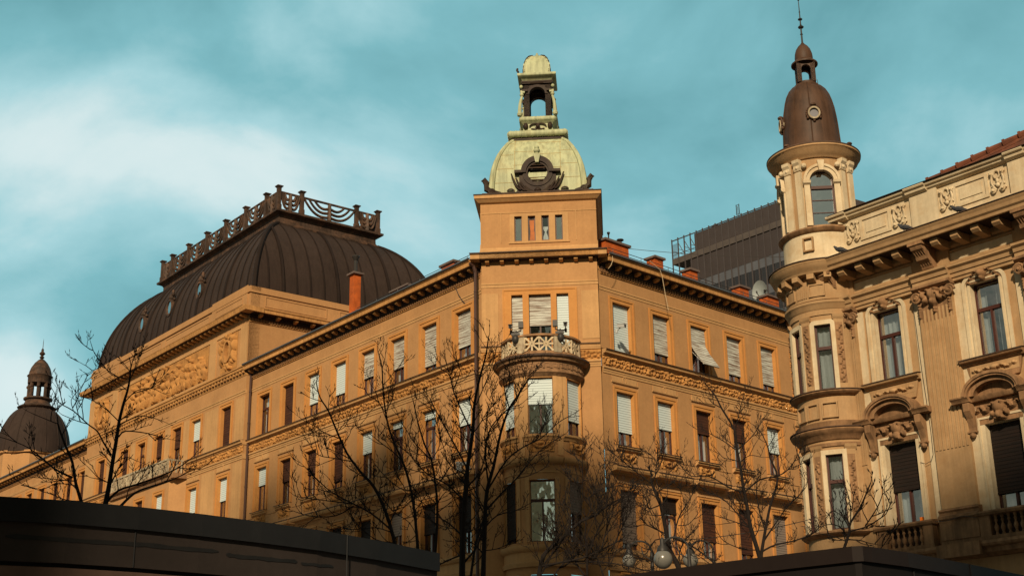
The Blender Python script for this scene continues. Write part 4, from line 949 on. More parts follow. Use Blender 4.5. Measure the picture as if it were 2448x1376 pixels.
chimney(FR, 4.8, -.9, 20.5, 22.36, .56, .5)
chimney(FR, 7.25, -.9, 20.5, 22.34, .52, .5)
chimney(FR, 11.05, -.9, 20.5, 22.34, .68, .5)
chimney(FR, 13.35, -.9, 20.5, 22.34, .9, .5, pots=((-.2, .3, .05),))
chimney(FL, 3.4, -.9, 20.5, 22.12, .95, .5); chimney(FL, 7.3, -.9, 20.5, 22.02, 1.4, .5); chimney(FL, 11.9, -.9, 20.5, 21.85, .6, .5)
chimney(FL, 15.15, -3.0, 20.5, 25.42, .46, .4, cap_=.13, pots=((0, .95, .09),), lab="tall brick chimney standing before the mansard roof")
# ---------------------------------------------------------------- the sand coloured building with the corner turret
SB = thing("turret_building", "sand and cream stucco building with a round corner turret capped in brown copper", "building", (FOp[0], FOp[1], 0))
cF = [-1.55, -4.85, -8.15]; pF = [(-.5, .25), (-3.88, -2.75), (-7.2, -6.05), (-10.5, -9.35)]
holes = []
for c in cF: holes += [(c-.45, c+.45, 11.64, 13.78), (c-.53, c+.53, 7.42, 9.75), (c-.8, c+.8, 1, 5)]
b = MB(FF); walls(b, -11.5, .9, 0, 15.6, holes)
b.quad((-11.5, 0, 0), (-11.5, -9, 0), (-11.5, -9, 16), (-11.5, 0, 16)); b.build("wall", SAND, SB)
fS = Fr(FF.p(.85, -.35, 0)[:2], R_(46.45), R_(46.45-90))   # side-street face behind the turret
b = MB(fS); b.quad((.0, 0, 0), (14, 0, 0), (14, 0, 16.5), (0, 0, 16.5)); b.build("side_wall", SAND, SB)
def rrect(c, h, z0, z1, r, k=6):
    o = [(c-h, z0)]
    for j in range(k+1): a = math.pi-math.pi/2*j/k; o.append((c-h+r+r*math.cos(a), z1-r+r*math.sin(a)))
    for j in range(k+1): a = math.pi/2*(1-j/k); o.append((c+h-r+r*math.cos(a), z1-r+r*math.sin(a)))
    return o+[(c+h, z0)]
def volute(b, u, n, z, r, s, rad=.045):
    pts = []
    for i in range(24):
        t = i/23; a = 4.2*math.pi*t; q = r*(1-t*.85); pts.append((u+s*q*math.cos(a), n+.05*t, z+q*math.sin(a)))
    b.tube(pts, [rad*(1-.3*i/23) for i in range(24)], 6); b.ball(u, n+.06, z, rad*1.3)
for k_, (a, e) in enumerate(pF):
    c = (a+e)/2; h = (e-a)/2
    b = MB(FF); b.box(a, e, -.05, .16, 7.62, 14.0); nf = 9
    for i in range(nf):
        u = a+.07+(e-a-.14)*i/(nf-1); b.box(u-.030, u+.030, .16, .185, 9.25, 13.35)
    b.build("fluted_pilaster", SAND, SB)
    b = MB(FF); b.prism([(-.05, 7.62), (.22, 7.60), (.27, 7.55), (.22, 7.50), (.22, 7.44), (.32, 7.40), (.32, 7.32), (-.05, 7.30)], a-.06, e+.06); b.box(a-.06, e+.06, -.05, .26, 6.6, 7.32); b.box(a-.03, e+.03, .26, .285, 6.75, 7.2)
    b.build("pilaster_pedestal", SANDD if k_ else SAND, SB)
    b = MB(FF); z = 13.72       # composite capital: volutes, leaves, swag
    b.prism([(-.05, 14.05), (.36, 14.05), (.36, 13.98), (.28, 13.92), (-.05, 13.92)], a-.07, e+.07)
    volute(b, a+.02, .24, z, .17, -1); volute(b, e-.02, .24, z, .17, 1)
    bl = [(c, z+.02, .16, .2, .22, 0), (c, z-.2, .12, .12, .2, 0)]; r = rnd(k_+70)
    for s in (-1, 1):
        bl += [(c+s*.24, z-.12, .14, .09, .17, -s*.6), (c+s*.33, z+.05, .1, .13, .15, 0), (c+s*.12, z+.14, .1, .06, .19, 0)]
        for q in range(5): bl.append((c+s*(h-.07), 13.50-.085*q, .05-.004*q, .045, .09, 0))
    for q in range(3): bl.append((c, 13.42-.09*q, .06-.01*q, .05, .10, 0))
    for q in range(14): bl.append((c+r.uniform(-.5, .5)*h*1.6, z+r.uniform(-.25, .2), r.uniform(.03, .07), r.uniform(.03, .07), r.uniform(.12, .22), r.uniform(0, 3)))
    b.relief(a+.02, e-.02, 13.0, 13.95, .17, bl, res=.03); b.build("composite_capital", SANDD, SB, smooth=True)
def strips(b):
    for a, e in ((-.72, -.5), (-2.75, -2.5), (-4.12, -3.88), (-6.05, -5.8), (-7.42, -7.2)): b.box(a, e, 0, .05, 7.3, 13.9)
part("cream_strip", CREAM, SB, strips, FF)
for i, c in enumerate(cF):
    W = window(SB, FF, c, 11.64, 13.78, .9, None, 0, depth=.22, curt='full' if i == 0 else 'two', trans=.36, seed=i+5)
    b = MB(FF); b.ring(rrect(c, .68, 11.62, 14.0, .30), rrect(c, .45, 11.62, 13.78, .05), -.2, .05); b.ring(rrect(c, .70, 11.62, 14.02, .32), rrect(c, .60, 11.62, 13.93, .25), .05, .085); b.ring(rrect(c, .52, 11.62, 13.85, .10), rrect(c, .47, 11.62, 13.80, .06), .05, .075)
    b.build("surround", CREAM, W)
    b = MB(FF); bl = [(c, 13.98, .15, .14, .2, 0), (c, 13.85, .08, .09, .16, 0)]
    for s in (-1, 1):
        for q in range(5): bl.append((c+s*(.16+.075*q), 14.05-.016*q*q, .05, .04, .12-.01*q, -s*.3))
    b.relief(c-.55, c+.55, 13.75, 14.2, .06, bl, res=.03); b.build("garland", SANDD, W, smooth=True)
    b = MB(FF); b.prism([(-.2, 11.64), (.24, 11.60), (.26, 11.56), (.24, 11.52), (.15, 11.50), (.12, 11.44), (-.1, 11.42)], c-.95, c+.95)
    b.ext([(c-.85, 11.45), (c+.85, 11.45), (c+.80, 11.2), (c+.72, 10.95), (c-.72, 10.95), (c-.80, 11.2)], -.05, .07); b.build("sill", SANDD if i else SAND, W)
    b = MB(FF); b.prism([(-.1, 11.655), (.25, 11.612), (.28, 11.605), (.28, 11.575), (.262, 11.575), (.25, 11.604), (-.1, 11.645)], c-.98, c+.98); b.build("sill_flashing", SLATE2, W)
    bl = [(c, 11.26, .13, .08, .1, 0)]; r = rnd(i+90)
    for s in (-1, 1):
        for q in range(8): bl.append((c+s*(.15+.07*q), 11.24+.035*math.sin(q*1.3), .06, .035, .09-.005*q, s*.5*math.cos(q)))
    b = MB(FF); b.relief(c-.75, c+.75, 11.1, 11.4, .075, bl, res=.025); b.build("leaf_relief", SAND, W, smooth=True)
    # lower window with arched hood
    W = window(SB, FF, c, 7.42, 9.75, 1.06, (B_BLACK, B_BLACK, B_BLACK)[i], (.57, .80, .7)[i], depth=.26, curt='two', trans=0, seed=i+8)
    if i == 0:
        b = MB(FF); b.box(c-.20, c-.44, -.34, -.24, 7.48, 7.58); b.build("sill_box", ORANGE, W)
    b = MB(FF); b.ring([(c-.72, 7.4), (c-.72, 9.95), (c+.72, 9.95), (c+.72, 7.4)], [(c-.53, 7.4), (c-.53, 9.75), (c+.53, 9.75), (c+.53, 7.4)], -.24, .05)
    b.ring([(c-.72, 7.4), (c-.72, 9.95), (c+.72, 9.95), (c+.72, 7.4)], [(c-.66, 7.4), (c-.66, 9.89), (c+.66, 9.89), (c+.66, 7.4)], .05, .08); b.build("surround", CREAM, W)
    b = MB(FF); k = 18; zb = 10.52
    arc = lambda rr, hh: [(c+rr*math.cos(math.pi*j/k), zb+hh*math.sin(math.pi*j/k)) for j in range(k+1)]
    b.ring(arc(.86, .56), arc(.74, .44), -.02, .44); b.ring(arc(.80, .50), arc(.60, .32), -.02, .34); b.ring(arc(.88, .58), arc(.80, .50), .40, .48)
    b.ext([(c-.7, zb-.05), (c+.7, zb-.05)]+[(c+.7*math.cos(math.pi*j/k), zb+.42*math.sin(math.pi*j/k)) for j in range(k+1)], -.02, .10)
    pr = [(-.05, zb+.03), (.46, zb+.02), (.46, zb-.02), (.38, zb-.08), (.36, zb-.13), (-.05, zb-.15)]
    for s in (-1, 1): b.prism(pr, c+s*1.0-.27, c+s*1.0+.27)
    pr2 = [(-.05, zb), (.26, zb), (.26, zb-.05), (.2, zb-.13), (-.05, zb-.14)]; b.prism(pr2, c-.75, c+.75)
    b.build("arched_hood", SANDD, W, smooth=True)
    for s in (-1, 1):
        b = MB(FF)
        u = c+s*.86; b.prism([(0, 10.37), (.34, 10.37), (.33, 10.15), (.2, 9.95), (.13, 9.7), (.12, 9.55), (0, 9.5)], u-.10, u+.10); b.ball(u, .13, 9.5, .09); b.box(u-.12, u+.12, 0, .2, 9.56, 9.61)
        b.build("hood_console", SANDD, W)
    bl = [(c, 10.15, .2, .2, .17, 0), (c, 9.92, .12, .14, .2, 0), (c-.12, 10.25, .06, .06, .2, 0), (c+.12, 10.25, .06, .06, .2, 0)]; r = rnd(i+33)
    for s in (-1, 1):
        for q in range(9): bl.append((c+s*(.22+.055*q), 10.16+.08*math.sin(q*1.1+1), .07, .04, .11, s*.8*math.cos(q*1.3)))
        bl += [(c+s*.2, 9.98, .07, .1, .15, s*.5), (c+s*.1, 9.83, .06, .06, .17, 0)]
    b = MB(FF); b.relief(c-.74, c+.74, 9.75, 10.37, .06, bl, res=.03); b.build("cartouche", SANDD, W, smooth=True)
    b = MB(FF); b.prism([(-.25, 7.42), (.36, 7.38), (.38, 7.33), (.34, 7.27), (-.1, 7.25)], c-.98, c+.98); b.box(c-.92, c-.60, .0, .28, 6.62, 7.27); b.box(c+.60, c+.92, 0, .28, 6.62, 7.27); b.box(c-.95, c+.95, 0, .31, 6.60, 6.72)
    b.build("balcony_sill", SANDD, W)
    bpf = [(.045, 6.72), (.05, 6.76), (.03, 6.80), (.065, 6.90), (.06, 6.96), (.028, 7.03), (.028, 7.07), (.05, 7.12), (.03, 7.16), (.05, 7.22), (.05, 7.27)]
    for j in range(6):
        b = MB(FF); b.lathe(c-.48+.192*j, .18, bpf, 10); b.build("baluster", SANDD, W, smooth=True)
    b = MB(FF); b.quad((c-.6, .005, 6.7), (c+.6, .005, 6.7), (c+.6, .005, 7.27), (c-.6, .005, 7.27)); b.build("balustrade_backing", mat("dark_balustrade_backing", (.05, .03, .02)), W)  # flat dark sheet on the wall behind the balusters
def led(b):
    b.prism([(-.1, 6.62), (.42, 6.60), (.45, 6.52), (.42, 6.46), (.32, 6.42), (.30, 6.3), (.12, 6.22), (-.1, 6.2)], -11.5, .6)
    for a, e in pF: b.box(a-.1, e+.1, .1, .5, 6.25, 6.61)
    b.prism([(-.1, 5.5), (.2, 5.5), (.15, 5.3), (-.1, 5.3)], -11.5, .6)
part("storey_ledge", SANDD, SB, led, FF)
def entab(b):
    b.prism([(-.1, 14.42), (.30, 14.42), (.30, 14.36), (.22, 14.30), (.20, 14.20), (.16, 14.19), (.16, 14.08), (.12, 14.07), (.12, 13.98), (-.1, 13.98)], -11.5, .3)
    for a, e in pF: b.prism([(.1, 14.43), (.42, 14.43), (.42, 14.36), (.34, 14.30), (.32, 14.20), (.28, 14.19), (.28, 14.08), (.24, 14.07), (.24, 13.98), (.1, 13.98)], a-.04, e+.04)
    for c in cF:
        b.ring([(c-1.17, 14.52), (c-1.17, 14.92), (c+1.17, 14.92), (c+1.17, 14.52)], [(c-1.05, 14.6), (c-1.05, 14.86), (c+1.05, 14.86), (c+1.05, 14.6)], 0, .06, closed=True)
part("entablature", SAND, SB, entab, FF)
def fpan(b):
    for c in cF: b.box(c-1.04, c+1.04, .0, .035, 14.61, 14.85)
part("frieze_panel", CREAM, SB, fpan, FF)
def cf(b):
    pr = [(-.3, 15.56), (1.0, 15.54), (1.02, 15.50), (.97, 15.42), (.94, 15.33), (.88, 15.28), (.86, 15.20), (.80, 15.19), (.10, 15.19), (.10, 15.05), (.06, 14.98), (-.3, 14.98)]
    b.prism(pr, -11.5, .5)
part("main_cornice", SAND, SB, cf, FF)
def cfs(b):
    b.box(-11.5, .3, .105, .80, 15.182, 15.186)  # thin dark sheet that paints the shade under the cornice
part("shade_dark_soffit", SOFF, SB, cfs, FF)
def mods(b):
    u = -.95
    for c in cF:
        for q in (-.99, -.33, .33, .99):
            b.prism([(.08, 15.181), (.72, 15.181), (.72, 15.06), (.64, 14.99), (.42, 14.97), (.08, 14.95)], c+q-.12, c+q+.12)
part("modillion_block", SAND, SB, mods, FF)
for a, e in pF:
    c = (a+e)/2+(.12 if a > -1 else 0)
    b = MB(FF); b.prism([(.02, 15.18), (.82, 15.18), (.84, 15.08), (.78, 14.98), (.62, 14.90), (.55, 14.72), (.38, 14.62), (.30, 14.50), (.05, 14.44)], c-.19, c+.19); b.box(c-.24, c+.24, .02, .88, 15.10, 15.185)
    for q in range(5): b.tube([(c-.16+.08*q, .8, 15.05), (c-.16+.08*q, .6, 14.86), (c-.16+.08*q, .36, 14.60)], .028, 5)
    b.build("scroll_console", SANDD, SB)
    b = MB(FF); b.box(a-.02, e+.02, 0, .12, 14.43, 15.0); b.build("frieze_pier", SAND, SB)
def attic(b):
    b.box(-11.5, -.0, -.4, .16, 15.5, 15.82)
    b.box(-11.5, -.0, -.4, .06, 15.82, 16.95); b.prism([(-.4, 15.98), (.12, 15.98), (.16, 15.9), (.16, 15.82), (-.4, 15.82)], -11.5, 0)
    for a, e in ((-3.78, -2.85), (-7.1, -6.1)): b.box(a, e, 0, .14, 15.82, 16.95)
    for c in cF: b.ring([(c-.56, 16.12), (c-.56, 16.84), (c+.56, 16.84), (c+.56, 16.12)], [(c-.47, 16.21), (c-.47, 16.75), (c+.47, 16.75), (c+.47, 16.21)], .06, .10, closed=True); b.box(c-.36, c+.36, .06, .085, 16.32, 16.66)
part("attic_parapet", CREAM, SB, attic, FF)
def cop(b):
    pr = lambda o: [(-.45, 17.16), (o+.24, 17.14), (o+.26, 17.10), (o+.24, 17.06), (o+.18, 17.04), (o+.16, 16.98), (o+.08, 16.93), (-.4, 16.92)]
    b.prism(pr(.04), -11.5, -.0)
    for a, e in ((-.62, .08), (-3.5, -2.8), (-6.7, -6.1)): b.prism([(n_+(.06 if n_ > 0 else 0), z_+(.012 if z_ > 17 else -.012)) for n_, z_ in pr(.04)], a, e)
part("parapet_coping", CREAM, SB, cop, FF)
def flash(b): b.prism([(-.45, 17.175), (.35, 17.165), (.37, 17.15), (.30, 17.145), (-.45, 17.15)], -11.5, 0); b.prism([(-.3, 15.575), (1.03, 15.56), (1.05, 15.53), (-.3, 15.545)], -11.5, .3)
part("coping_flashing", SLATE2, SB, flash, FF)
for c in (-.72, -2.42, -4.07, -5.72, -7.35):      # lyre ornaments
    b = MB(FF); m0 = 16.5
    for s in (-1, 1):
        pts = [(c+s*(.05+.14*math.sin(t*2.6)), .10, 16.22+.5*t) for t in [i/10 for i in range(11)]]; b.tube(pts, .032, 6)
        volute(b, c+s*.15, .10, 16.22, .09, s, .028); volute(b, c+s*.17, .10, 16.72, .07, s, .025)
        b.tube([(c+s*.24, .09, 16.8), (c+s*.16, .1, 16.6), (c+s*.2, .09, 16.35)], .025, 5)
    b.tube([(c-.16, .1, 16.40), (c+.16, .1, 16.40)], .025, 5); b.ball(c, .1, 16.36, .07); b.ball(c, .1, 16.5, .05, .09); b.tube([(c+.09*math.cos(t), .11, 16.68+.12*math.sin(t)) for t in [i*.5 for i in range(14)]], .025, 5)
    b.build("lyre_ornament", CREAM, SB, smooth=True)
RA, RBp = Vector((-2.9, -.88, 17.66)), Vector((-10.9, -2.56, 19.5))
def tiles(b):
    # tiled roof edge rising behind the parapet; its ridge tiles show against the sky
    b.F(b.V(*RA), b.V(*RBp), b.V(-11.4, -.5, 17.0), b.V(-2.9, -.5, 17.0)); b.F(b.V(*RA), b.V(*RBp), b.V(-11.4, -7, 17.2), b.V(-2.9, -7, 17.2)); b.F(b.V(*RA), b.V(-2.9, -.5, 17.0), b.V(-2.9, -7, 17.2)); b.F(b.V(*RBp), b.V(-11.4, -.5, 17.0), b.V(-11.4, -7, 17.2))
ROOF = part("tiled_roof", TILE, SB, tiles, FF)
def ridge(b):
    for i in range(17):
        p, q = RA.lerp(RBp, i/17), RA.lerp(RBp, (i+1.1)/17); b.tube([q, p], [.085, .125], 8); b.tube([p, p.lerp(q, .12)], [.15, .15], 8)
part("ridge_tiles", TILE, ROOF, ridge, FF)
def rows(b):
    for i in range(1, 5):
        t = i/5; A = RA.lerp(Vector((-2.9, -.5, 17.0)), t); B = RBp.lerp(Vector((-11.4, -.5, 17.0)), t)
        for k in range(40): p = A.lerp(B, k/40); q = A.lerp(B, (k+.8)/40); b.tube([p, q], .05, 5)
part("tile_courses", TILE, ROOF, rows, FF)
# ---- turret
TU, TN = .80, -.30
fT = Fr(FF.p(TU, TN, 0)[:2], aF, aF-math.pi/2)
fT.n = Vector((0, -1)); fT.u = Vector((-1, 0))       # n at azimuth 180; angle t measured towards azimuth 270
A_ = lambda az: R_(az-180)
def ts(b, prof, seg=48): b.lathe(0, 0, prof+[prof[0]], seg)
def cylw(b, r, z0, z1, wins, hz): cyl(b, r, z0, z1, [(a, h) for a, h in wins], hz, -math.pi, math.pi, R_(6), 0, 0)
bw = [(A_(203.6), math.asin(.25/1.17)), (A_(253.6), math.asin(.25/1.17)), (A_(303), math.asin(.25/1.17))]
b = MB(fT); cylw(b, 1.17, 0, 15.5, bw, [(7.42, 9.62), (11.6, 13.62)]); b.build("turret_bay_wall", SAND, SB)
for i, (a, h_) in enumerate(bw):
    f = fT.turn(0, 0, 1.17*math.cos(h_), a)
    for z0, z1 in ((11.6, 13.62), (7.42, 9.62)):
        W = window(SB, f, 0, z0, z1, .5, B_BROWN if z0 < 9 and i == 0 else None, 0, depth=.12, curt='full', trans=.36, mull=False, seed=i+3)
        b = MB(f); b.ring(rrect(0, .38, z0-.02, z1+.14, .14 if z0 > 10 else .01), rrect(0, .25, z0-.02, z1, .03 if z0 > 10 else .005), -.12, .045); b.build("surround", CREAM, W)
for a in (228.6, 278, 180):
    f = fT.turn(0, 0, 1.165, A_(a))
    for z0, z1 in ((11.6, 13.8), (7.4, 9.8)):
        b = MB(f); b.box(-.15, .15, -.1, .06, z0, z1); b.build("turret_pilaster", SAND, SB)
        b = MB(f); b.prism([(-.1, z1+.1), (.12, z1+.1), (.1, z1+.02), (.06, z1-.05), (-.1, z1-.05)], -.18, .18); b.build("turret_capital", SAND, SB)
    for z0, z1 in ((11.75, 13.65), (7.6, 9.6)):
        r = rnd(int(a+z0)); bl = []
        for q in range(26): bl.append((.05*math.sin(q*1.7), z0+.05+q*.07, r.uniform(.03, .06), r.uniform(.025, .05), .05, r.uniform(0, 3)))
        b = MB(f); b.relief(-.11, .11, z0, z1, .062, bl, res=.022); b.build("arabesque", SANDD, SB, smooth=True)
def tb(b):
    ts(b, [(1.1, 15.57), (1.70, 15.55), (1.72, 15.50), (1.67, 15.42), (1.63, 15.32), (1.55, 15.27), (1.52, 15.19), (1.24, 15.17), (1.22, 14.98), (1.1, 14.95)])
    ts(b, [(1.1, 14.35), (1.33, 14.35), (1.33, 14.28), (1.27, 14.22), (1.25, 14.12), (1.21, 14.08), (1.21, 13.92), (1.1, 13.92)])
    ts(b, [(1.1, 15.05), (1.27, 15.02), (1.25, 14.4), (1.1, 14.38)])
part("turret_entablature", SAND, SB, tb, fT, smooth=True)
def tmod(b0):
    for i in range(18):
        f = fT.turn(0, 0, 1.2, A_(150+20*i)); b = MB(f); b.prism([(.0, 15.18), (.32, 15.18), (.32, 15.02), (.0, 14.90)], -.11, .11)
        o = len(b0.v); b0.v += b.v; b0.f += [tuple(q+o for q in y) for y in b.f]; b0.mi += b.mi
part("turret_modillion", SAND, SB, tmod, fT)
def tpan(b0):
    for az, hw, z0, z1 in [(206, .25, 14.5, 14.9), (252, .25, 14.5, 14.9), (203, .24, 10.72, 11.2), (228.6, .2, 10.72, 11.2), (253, .24, 10.72, 11.2), (212, .17, 16.0, 16.45)]:
        f = fT.turn(0, 0, 1.24 if z0 > 14 else 1.18, A_(az)); b = MB(f); b.ring([(-hw, z0), (-hw, z1), (hw, z1), (hw, z0)], [(-hw+.04, z0+.04), (-hw+.04, z1-.04), (hw-.04, z1-.04), (hw-.04, z0+.04)], -.05, .05, closed=True)
        o = len(b0.v); b0.v += b.v; b0.f += [tuple(q+o for q in y) for y in b.f]; b0.mi += b.mi
    for k in range(5):
        f = fT.turn(0, 0, 1.25, A_(228.6-7+3.5*k)); b = MB(f); b.box(-.022, .022, 0, .03, 14.5, 14.92); o = len(b0.v); b0.v += b.v; b0.f += [tuple(q+o for q in y) for y in b.f]; b0.mi += b.mi
part("turret_panel", SAND, SB, tpan, fT)
def tl(b):
    ts(b, [(1.1, 11.56), (1.36, 11.54), (1.38, 11.49), (1.32, 11.44), (1.24, 11.40), (1.1, 11.36)]); ts(b, [(1.1, 10.66), (1.28, 10.60), (1.24, 10.45), (1.1, 10.4)])
    ts(b, [(1.1, 10.42), (1.42, 10.40), (1.46, 10.33), (1.42, 10.26), (1.34, 10.22), (1.22, 10.06), (1.1, 10.04)]); ts(b, [(1.1, 9.98), (1.24, 9.96), (1.22, 9.86), (1.1, 9.82)])
    ts(b, [(1.1, 7.40), (1.36, 7.38), (1.38, 7.32), (1.28, 7.24), (1.1, 7.2)]); ts(b, [(1.1, 6.62), (1.45, 6.6), (1.48, 6.5), (1.3, 6.3), (1.1, 6.2)])
part("turret_ledge", SANDD, SB, tl, fT, smooth=True)
def tfl(b):
    ts(b, [(1.1, 15.59), (1.74, 15.575), (1.75, 15.545), (1.1, 15.555)]); ts(b, [(1.1, 11.575), (1.40, 11.56), (1.40, 11.53), (1.1, 11.53)]); ts(b, [(1.1, 10.435), (1.48, 10.41), (1.48, 10.385), (1.1, 10.38)])
part("ledge_flashing", SLATE2, SB, tfl, fT, smooth=True)
b = MB(fT); b.lathe(0, 0, [(1.30, 15.56), (1.30, 15.72), (1.22, 15.84), (1.20, 15.88), (1.20, 16.64)], 48); b.build("turret_base", CREAM, SB, smooth=True)
def tl2(b): ts(b, [(1.1, 16.82), (1.30, 16.78), (1.34, 16.72), (1.30, 16.66), (1.22, 16.60), (1.1, 16.58)])
part("turret_ledge", SANDD, SB, tl2, fT, smooth=True)
uw = [(A_(183.6), math.asin(.38/1.17)), (A_(273.6), math.asin(.38/1.17)), (A_(3.6), math.asin(.38/1.17)), (A_(93.6), math.asin(.38/1.17))]
b = MB(fT); cyl(b, 1.16, 16.7, 19.2, [(a if a <= math.pi else a-2*math.pi, h) for a, h in [(x-2*math.pi if x > math.pi else (x+2*math.pi if x < -math.pi else x), h) for x, h in uw]], [(16.85, 18.72)], -math.pi, math.pi, R_(6), 0, 0); b.build("turret_wall", SAND, SB)
for i, (a, h_) in enumerate(uw[:3]):
    f = fT.turn(0, 0, 1.16*math.cos(h_), a); k = 12
    W = window(SB, f, 0, 16.85, 18.72, .76, None, 0, depth=.16, curt=None, trans=.30, mull=False, seed=i)
    b = MB(f); b.box(-.33, .33, -.17, -.13, 17.3, 17.325); b.box(-.33, .33, -.17, -.13, 17.72, 17.745); b.build("glazing_bar", FRAME, W)
    ar = [(.38*math.cos(math.pi*j/k), 18.33+.38*math.sin(math.pi*j/k)) for j in range(k+1)]
    b = MB(f)
    # spandrels closing the square opening to a round head
    for s in (-1, 1):
        q = [(s*.40, 18.33)]+[(s*.38*math.cos(math.pi/2*j/8), 18.33+.38*math.sin(math.pi/2*j/8)) for j in range(9)]+[(0, 18.78), (s*.40, 18.78)]; b.ext(q, -.13, .03)
    b.ring([(.56*math.cos(math.pi*j/k), 18.33+.56*math.sin(math.pi*j/k)) for j in range(k+1)], ar, -.02, .06); b.ring([(.58*math.cos(math.pi*j/k), 18.33+.58*math.sin(math.pi*j/k)) for j in range(k+1)], [(.50*math.cos(math.pi*j/k), 18.33+.50*math.sin(math.pi*j/k)) for j in range(k+1)], .04, .10)
    for s in (-1, 1): b.box(s*.38, s*.56, -.14, .03, 16.85, 18.26); b.prism([(-.05, 18.34), (.12, 18.34), (.10, 18.26), (.04, 18.22), (-.05, 18.22)], s*.47-.12, s*.47+.12); b.ball(s*.52, .05, 18.86, .09)
    b.ext([(-.11, 19.0), (.11, 19.0), (.07, 18.66), (-.07, 18.66)], 0, .16); b.build("arched_surround", CREAM, W)
for az in (228.6, 318.6, 138.6):
    f = fT.turn(0, 0, 1.15, A_(az))
    for s in (-1, 1):
        b = MB(f)
        b.box(s*.2-.11, s*.2+.11, -.05, .07, 16.8, 18.7); b.build("turret_pilaster", CREAM, SB)
        b = MB(f); b.prism([(-.05, 19.1), (.16, 19.1), (.15, 19.0), (.09, 18.92), (.10, 18.82), (.07, 18.74), (-.05, 18.72)], s*.2-.125, s*.2+.125); b.ball(s*.2, .07, 18.84, .06)
        b.build("turret_capital", CREAM, SB)
def tcn(b): ts(b, [(1.0, 19.62), (1.42, 19.56), (1.49, 19.52), (1.50, 19.44), (1.44, 19.40), (1.40, 19.28), (1.28, 19.20), (1.22, 19.12), (1.0, 19.1)], 56)
part("turret_cornice", SAND, SB, tcn, fT, smooth=True)
def tcf(b):
    ts(b, [(.9, 19.68), (1.44, 19.575), (1.51, 19.53), (1.51, 19.50), (.9, 19.60)], 56)
    for az in (228, 138, 318): q = fT.turn(0, 0, 1.4, A_(az)); b.fr = q; b.ball(0, 0, 19.62, .10, .06); b.fr = fT
part("cornice_flashing", SLATE2, SB, tcf, fT, smooth=True)
TP = [(1.02, 19.58), (.98, 19.72), (.945, 19.85), (.93, 20.0), (.915, 20.3), (.90, 20.6), (.875, 20.9), (.84, 21.2), (.78, 21.5), (.71, 21.74), (.60, 21.96), (.46, 22.12), (.36, 22.19)]
b = MB(fT); b.lathe(0, 0, TP, 40); TD = b.build("turret_dome", RUST, SB, smooth=True, label="weathered brown copper dome with riblike seams")
def trib(b):
    for i in range(10): a = 6.2832*(i+.3)/10; b.tube([((r+.004)*math.sin(a), (r+.004)*math.cos(a), z) for r, z in TP], .022, 5)
part("dome_rib", RUST, TD, trib, fT, smooth=True)
for az in (184, 274):
    f = fT.turn(0, 0, .90, A_(az)); k = 22; b = MB(f); z = 20.78
    b.ring([(.20*math.cos(6.2832*j/k), z+.22*math.sin(6.2832*j/k)) for j in range(k)], [(.145*math.cos(6.2832*j/k), z+.165*math.sin(6.2832*j/k)) for j in range(k)], -.2, .10, closed=True)
    W = b.build("round_dome_window", STONE, TD)
    b = MB(f)
    for t in range(14):
        a = math.pi*(t/13)*1.3-.47; b.ball(.23*math.cos(a), .03, z+.25*math.sin(a), .045, seg=6, rings=4)
    b.ball(0, .04, z+.30, .10, .07); b.ball(-.2, .02, z-.15, .05); b.ball(.2, .02, z-.15, .05); b.ball(0, .03, z-.26, .05); b.build("window_ornament", RUST, W, smooth=True)
    b = MB(f); b.ext([(.15*math.cos(6.2832*j/k), z+.17*math.sin(6.2832*j/k)) for j in range(k)], .0, .03); b.build("pane", mat("blank_grey_pane", (.10, .10, .12), rough=.25, spec=.6), W)
def tlan(b):
    ts(b, [(.2, 22.2), (.40, 22.2), (.42, 22.14), (.38, 22.1), (.2, 22.1)], 24); ts(b, [(.1, 22.20), (.34, 22.20), (.34, 22.28), (.1, 22.28)], 24)
    for q in range(4):
        f = fT.turn(0, 0, 0, A_(186+90*q)); bb = MB(f); k = 8
        for s in (-1, 1): bb.box(s*.30, s*.15, .15, .30, 22.25, 23.0)
        ar = [(.15*math.cos(math.pi*j/k), 22.74+.14*math.sin(math.pi*j/k)) for j in range(k+1)]
        bb.ring([(.2-.4*j/k, 23.0) for j in range(k+1)], ar, .17, .29)
        o = len(b.v); b.v += bb.v; b.f += [tuple(q_+o for q_ in y) for y in bb.f]; b.mi += bb.mi
    ts(b, [(.1, 23.0), (.33, 23.0), (.40, 22.97), (.44, 22.97), (.44, 23.02), (.33, 23.12), (.28, 23.16), (.1, 23.2)], 24)
    b.lathe(0, 0, [(.29, 23.15), (.30, 23.25), (.285, 23.4), (.24, 23.55), (.16, 23.68), (.08, 23.76), (.03, 23.84)], 24)
part("turret_lantern", RUST, SB, tlan, fT, smooth=True)
def spire(b):
    b.tube([(0, 0, 23.7), (0, 0, 25.45)], [.035, .012], 8)
    for z, r in ((24.15, .05), (24.42, .10), (24.5, .04), (24.72, .08), (25.0, .03), (25.45, .035)): b.ball(0, 0, z, r, r*.5, 10, 6)
part("spire_rod", IRON, SB, spire, fT, smooth=True)
b = MB(fT); b.tube([(-.35, .2, 22.1), (-.33, .2, 22.35)], .01, 4); b.build("dome_hook", IRON, SB)
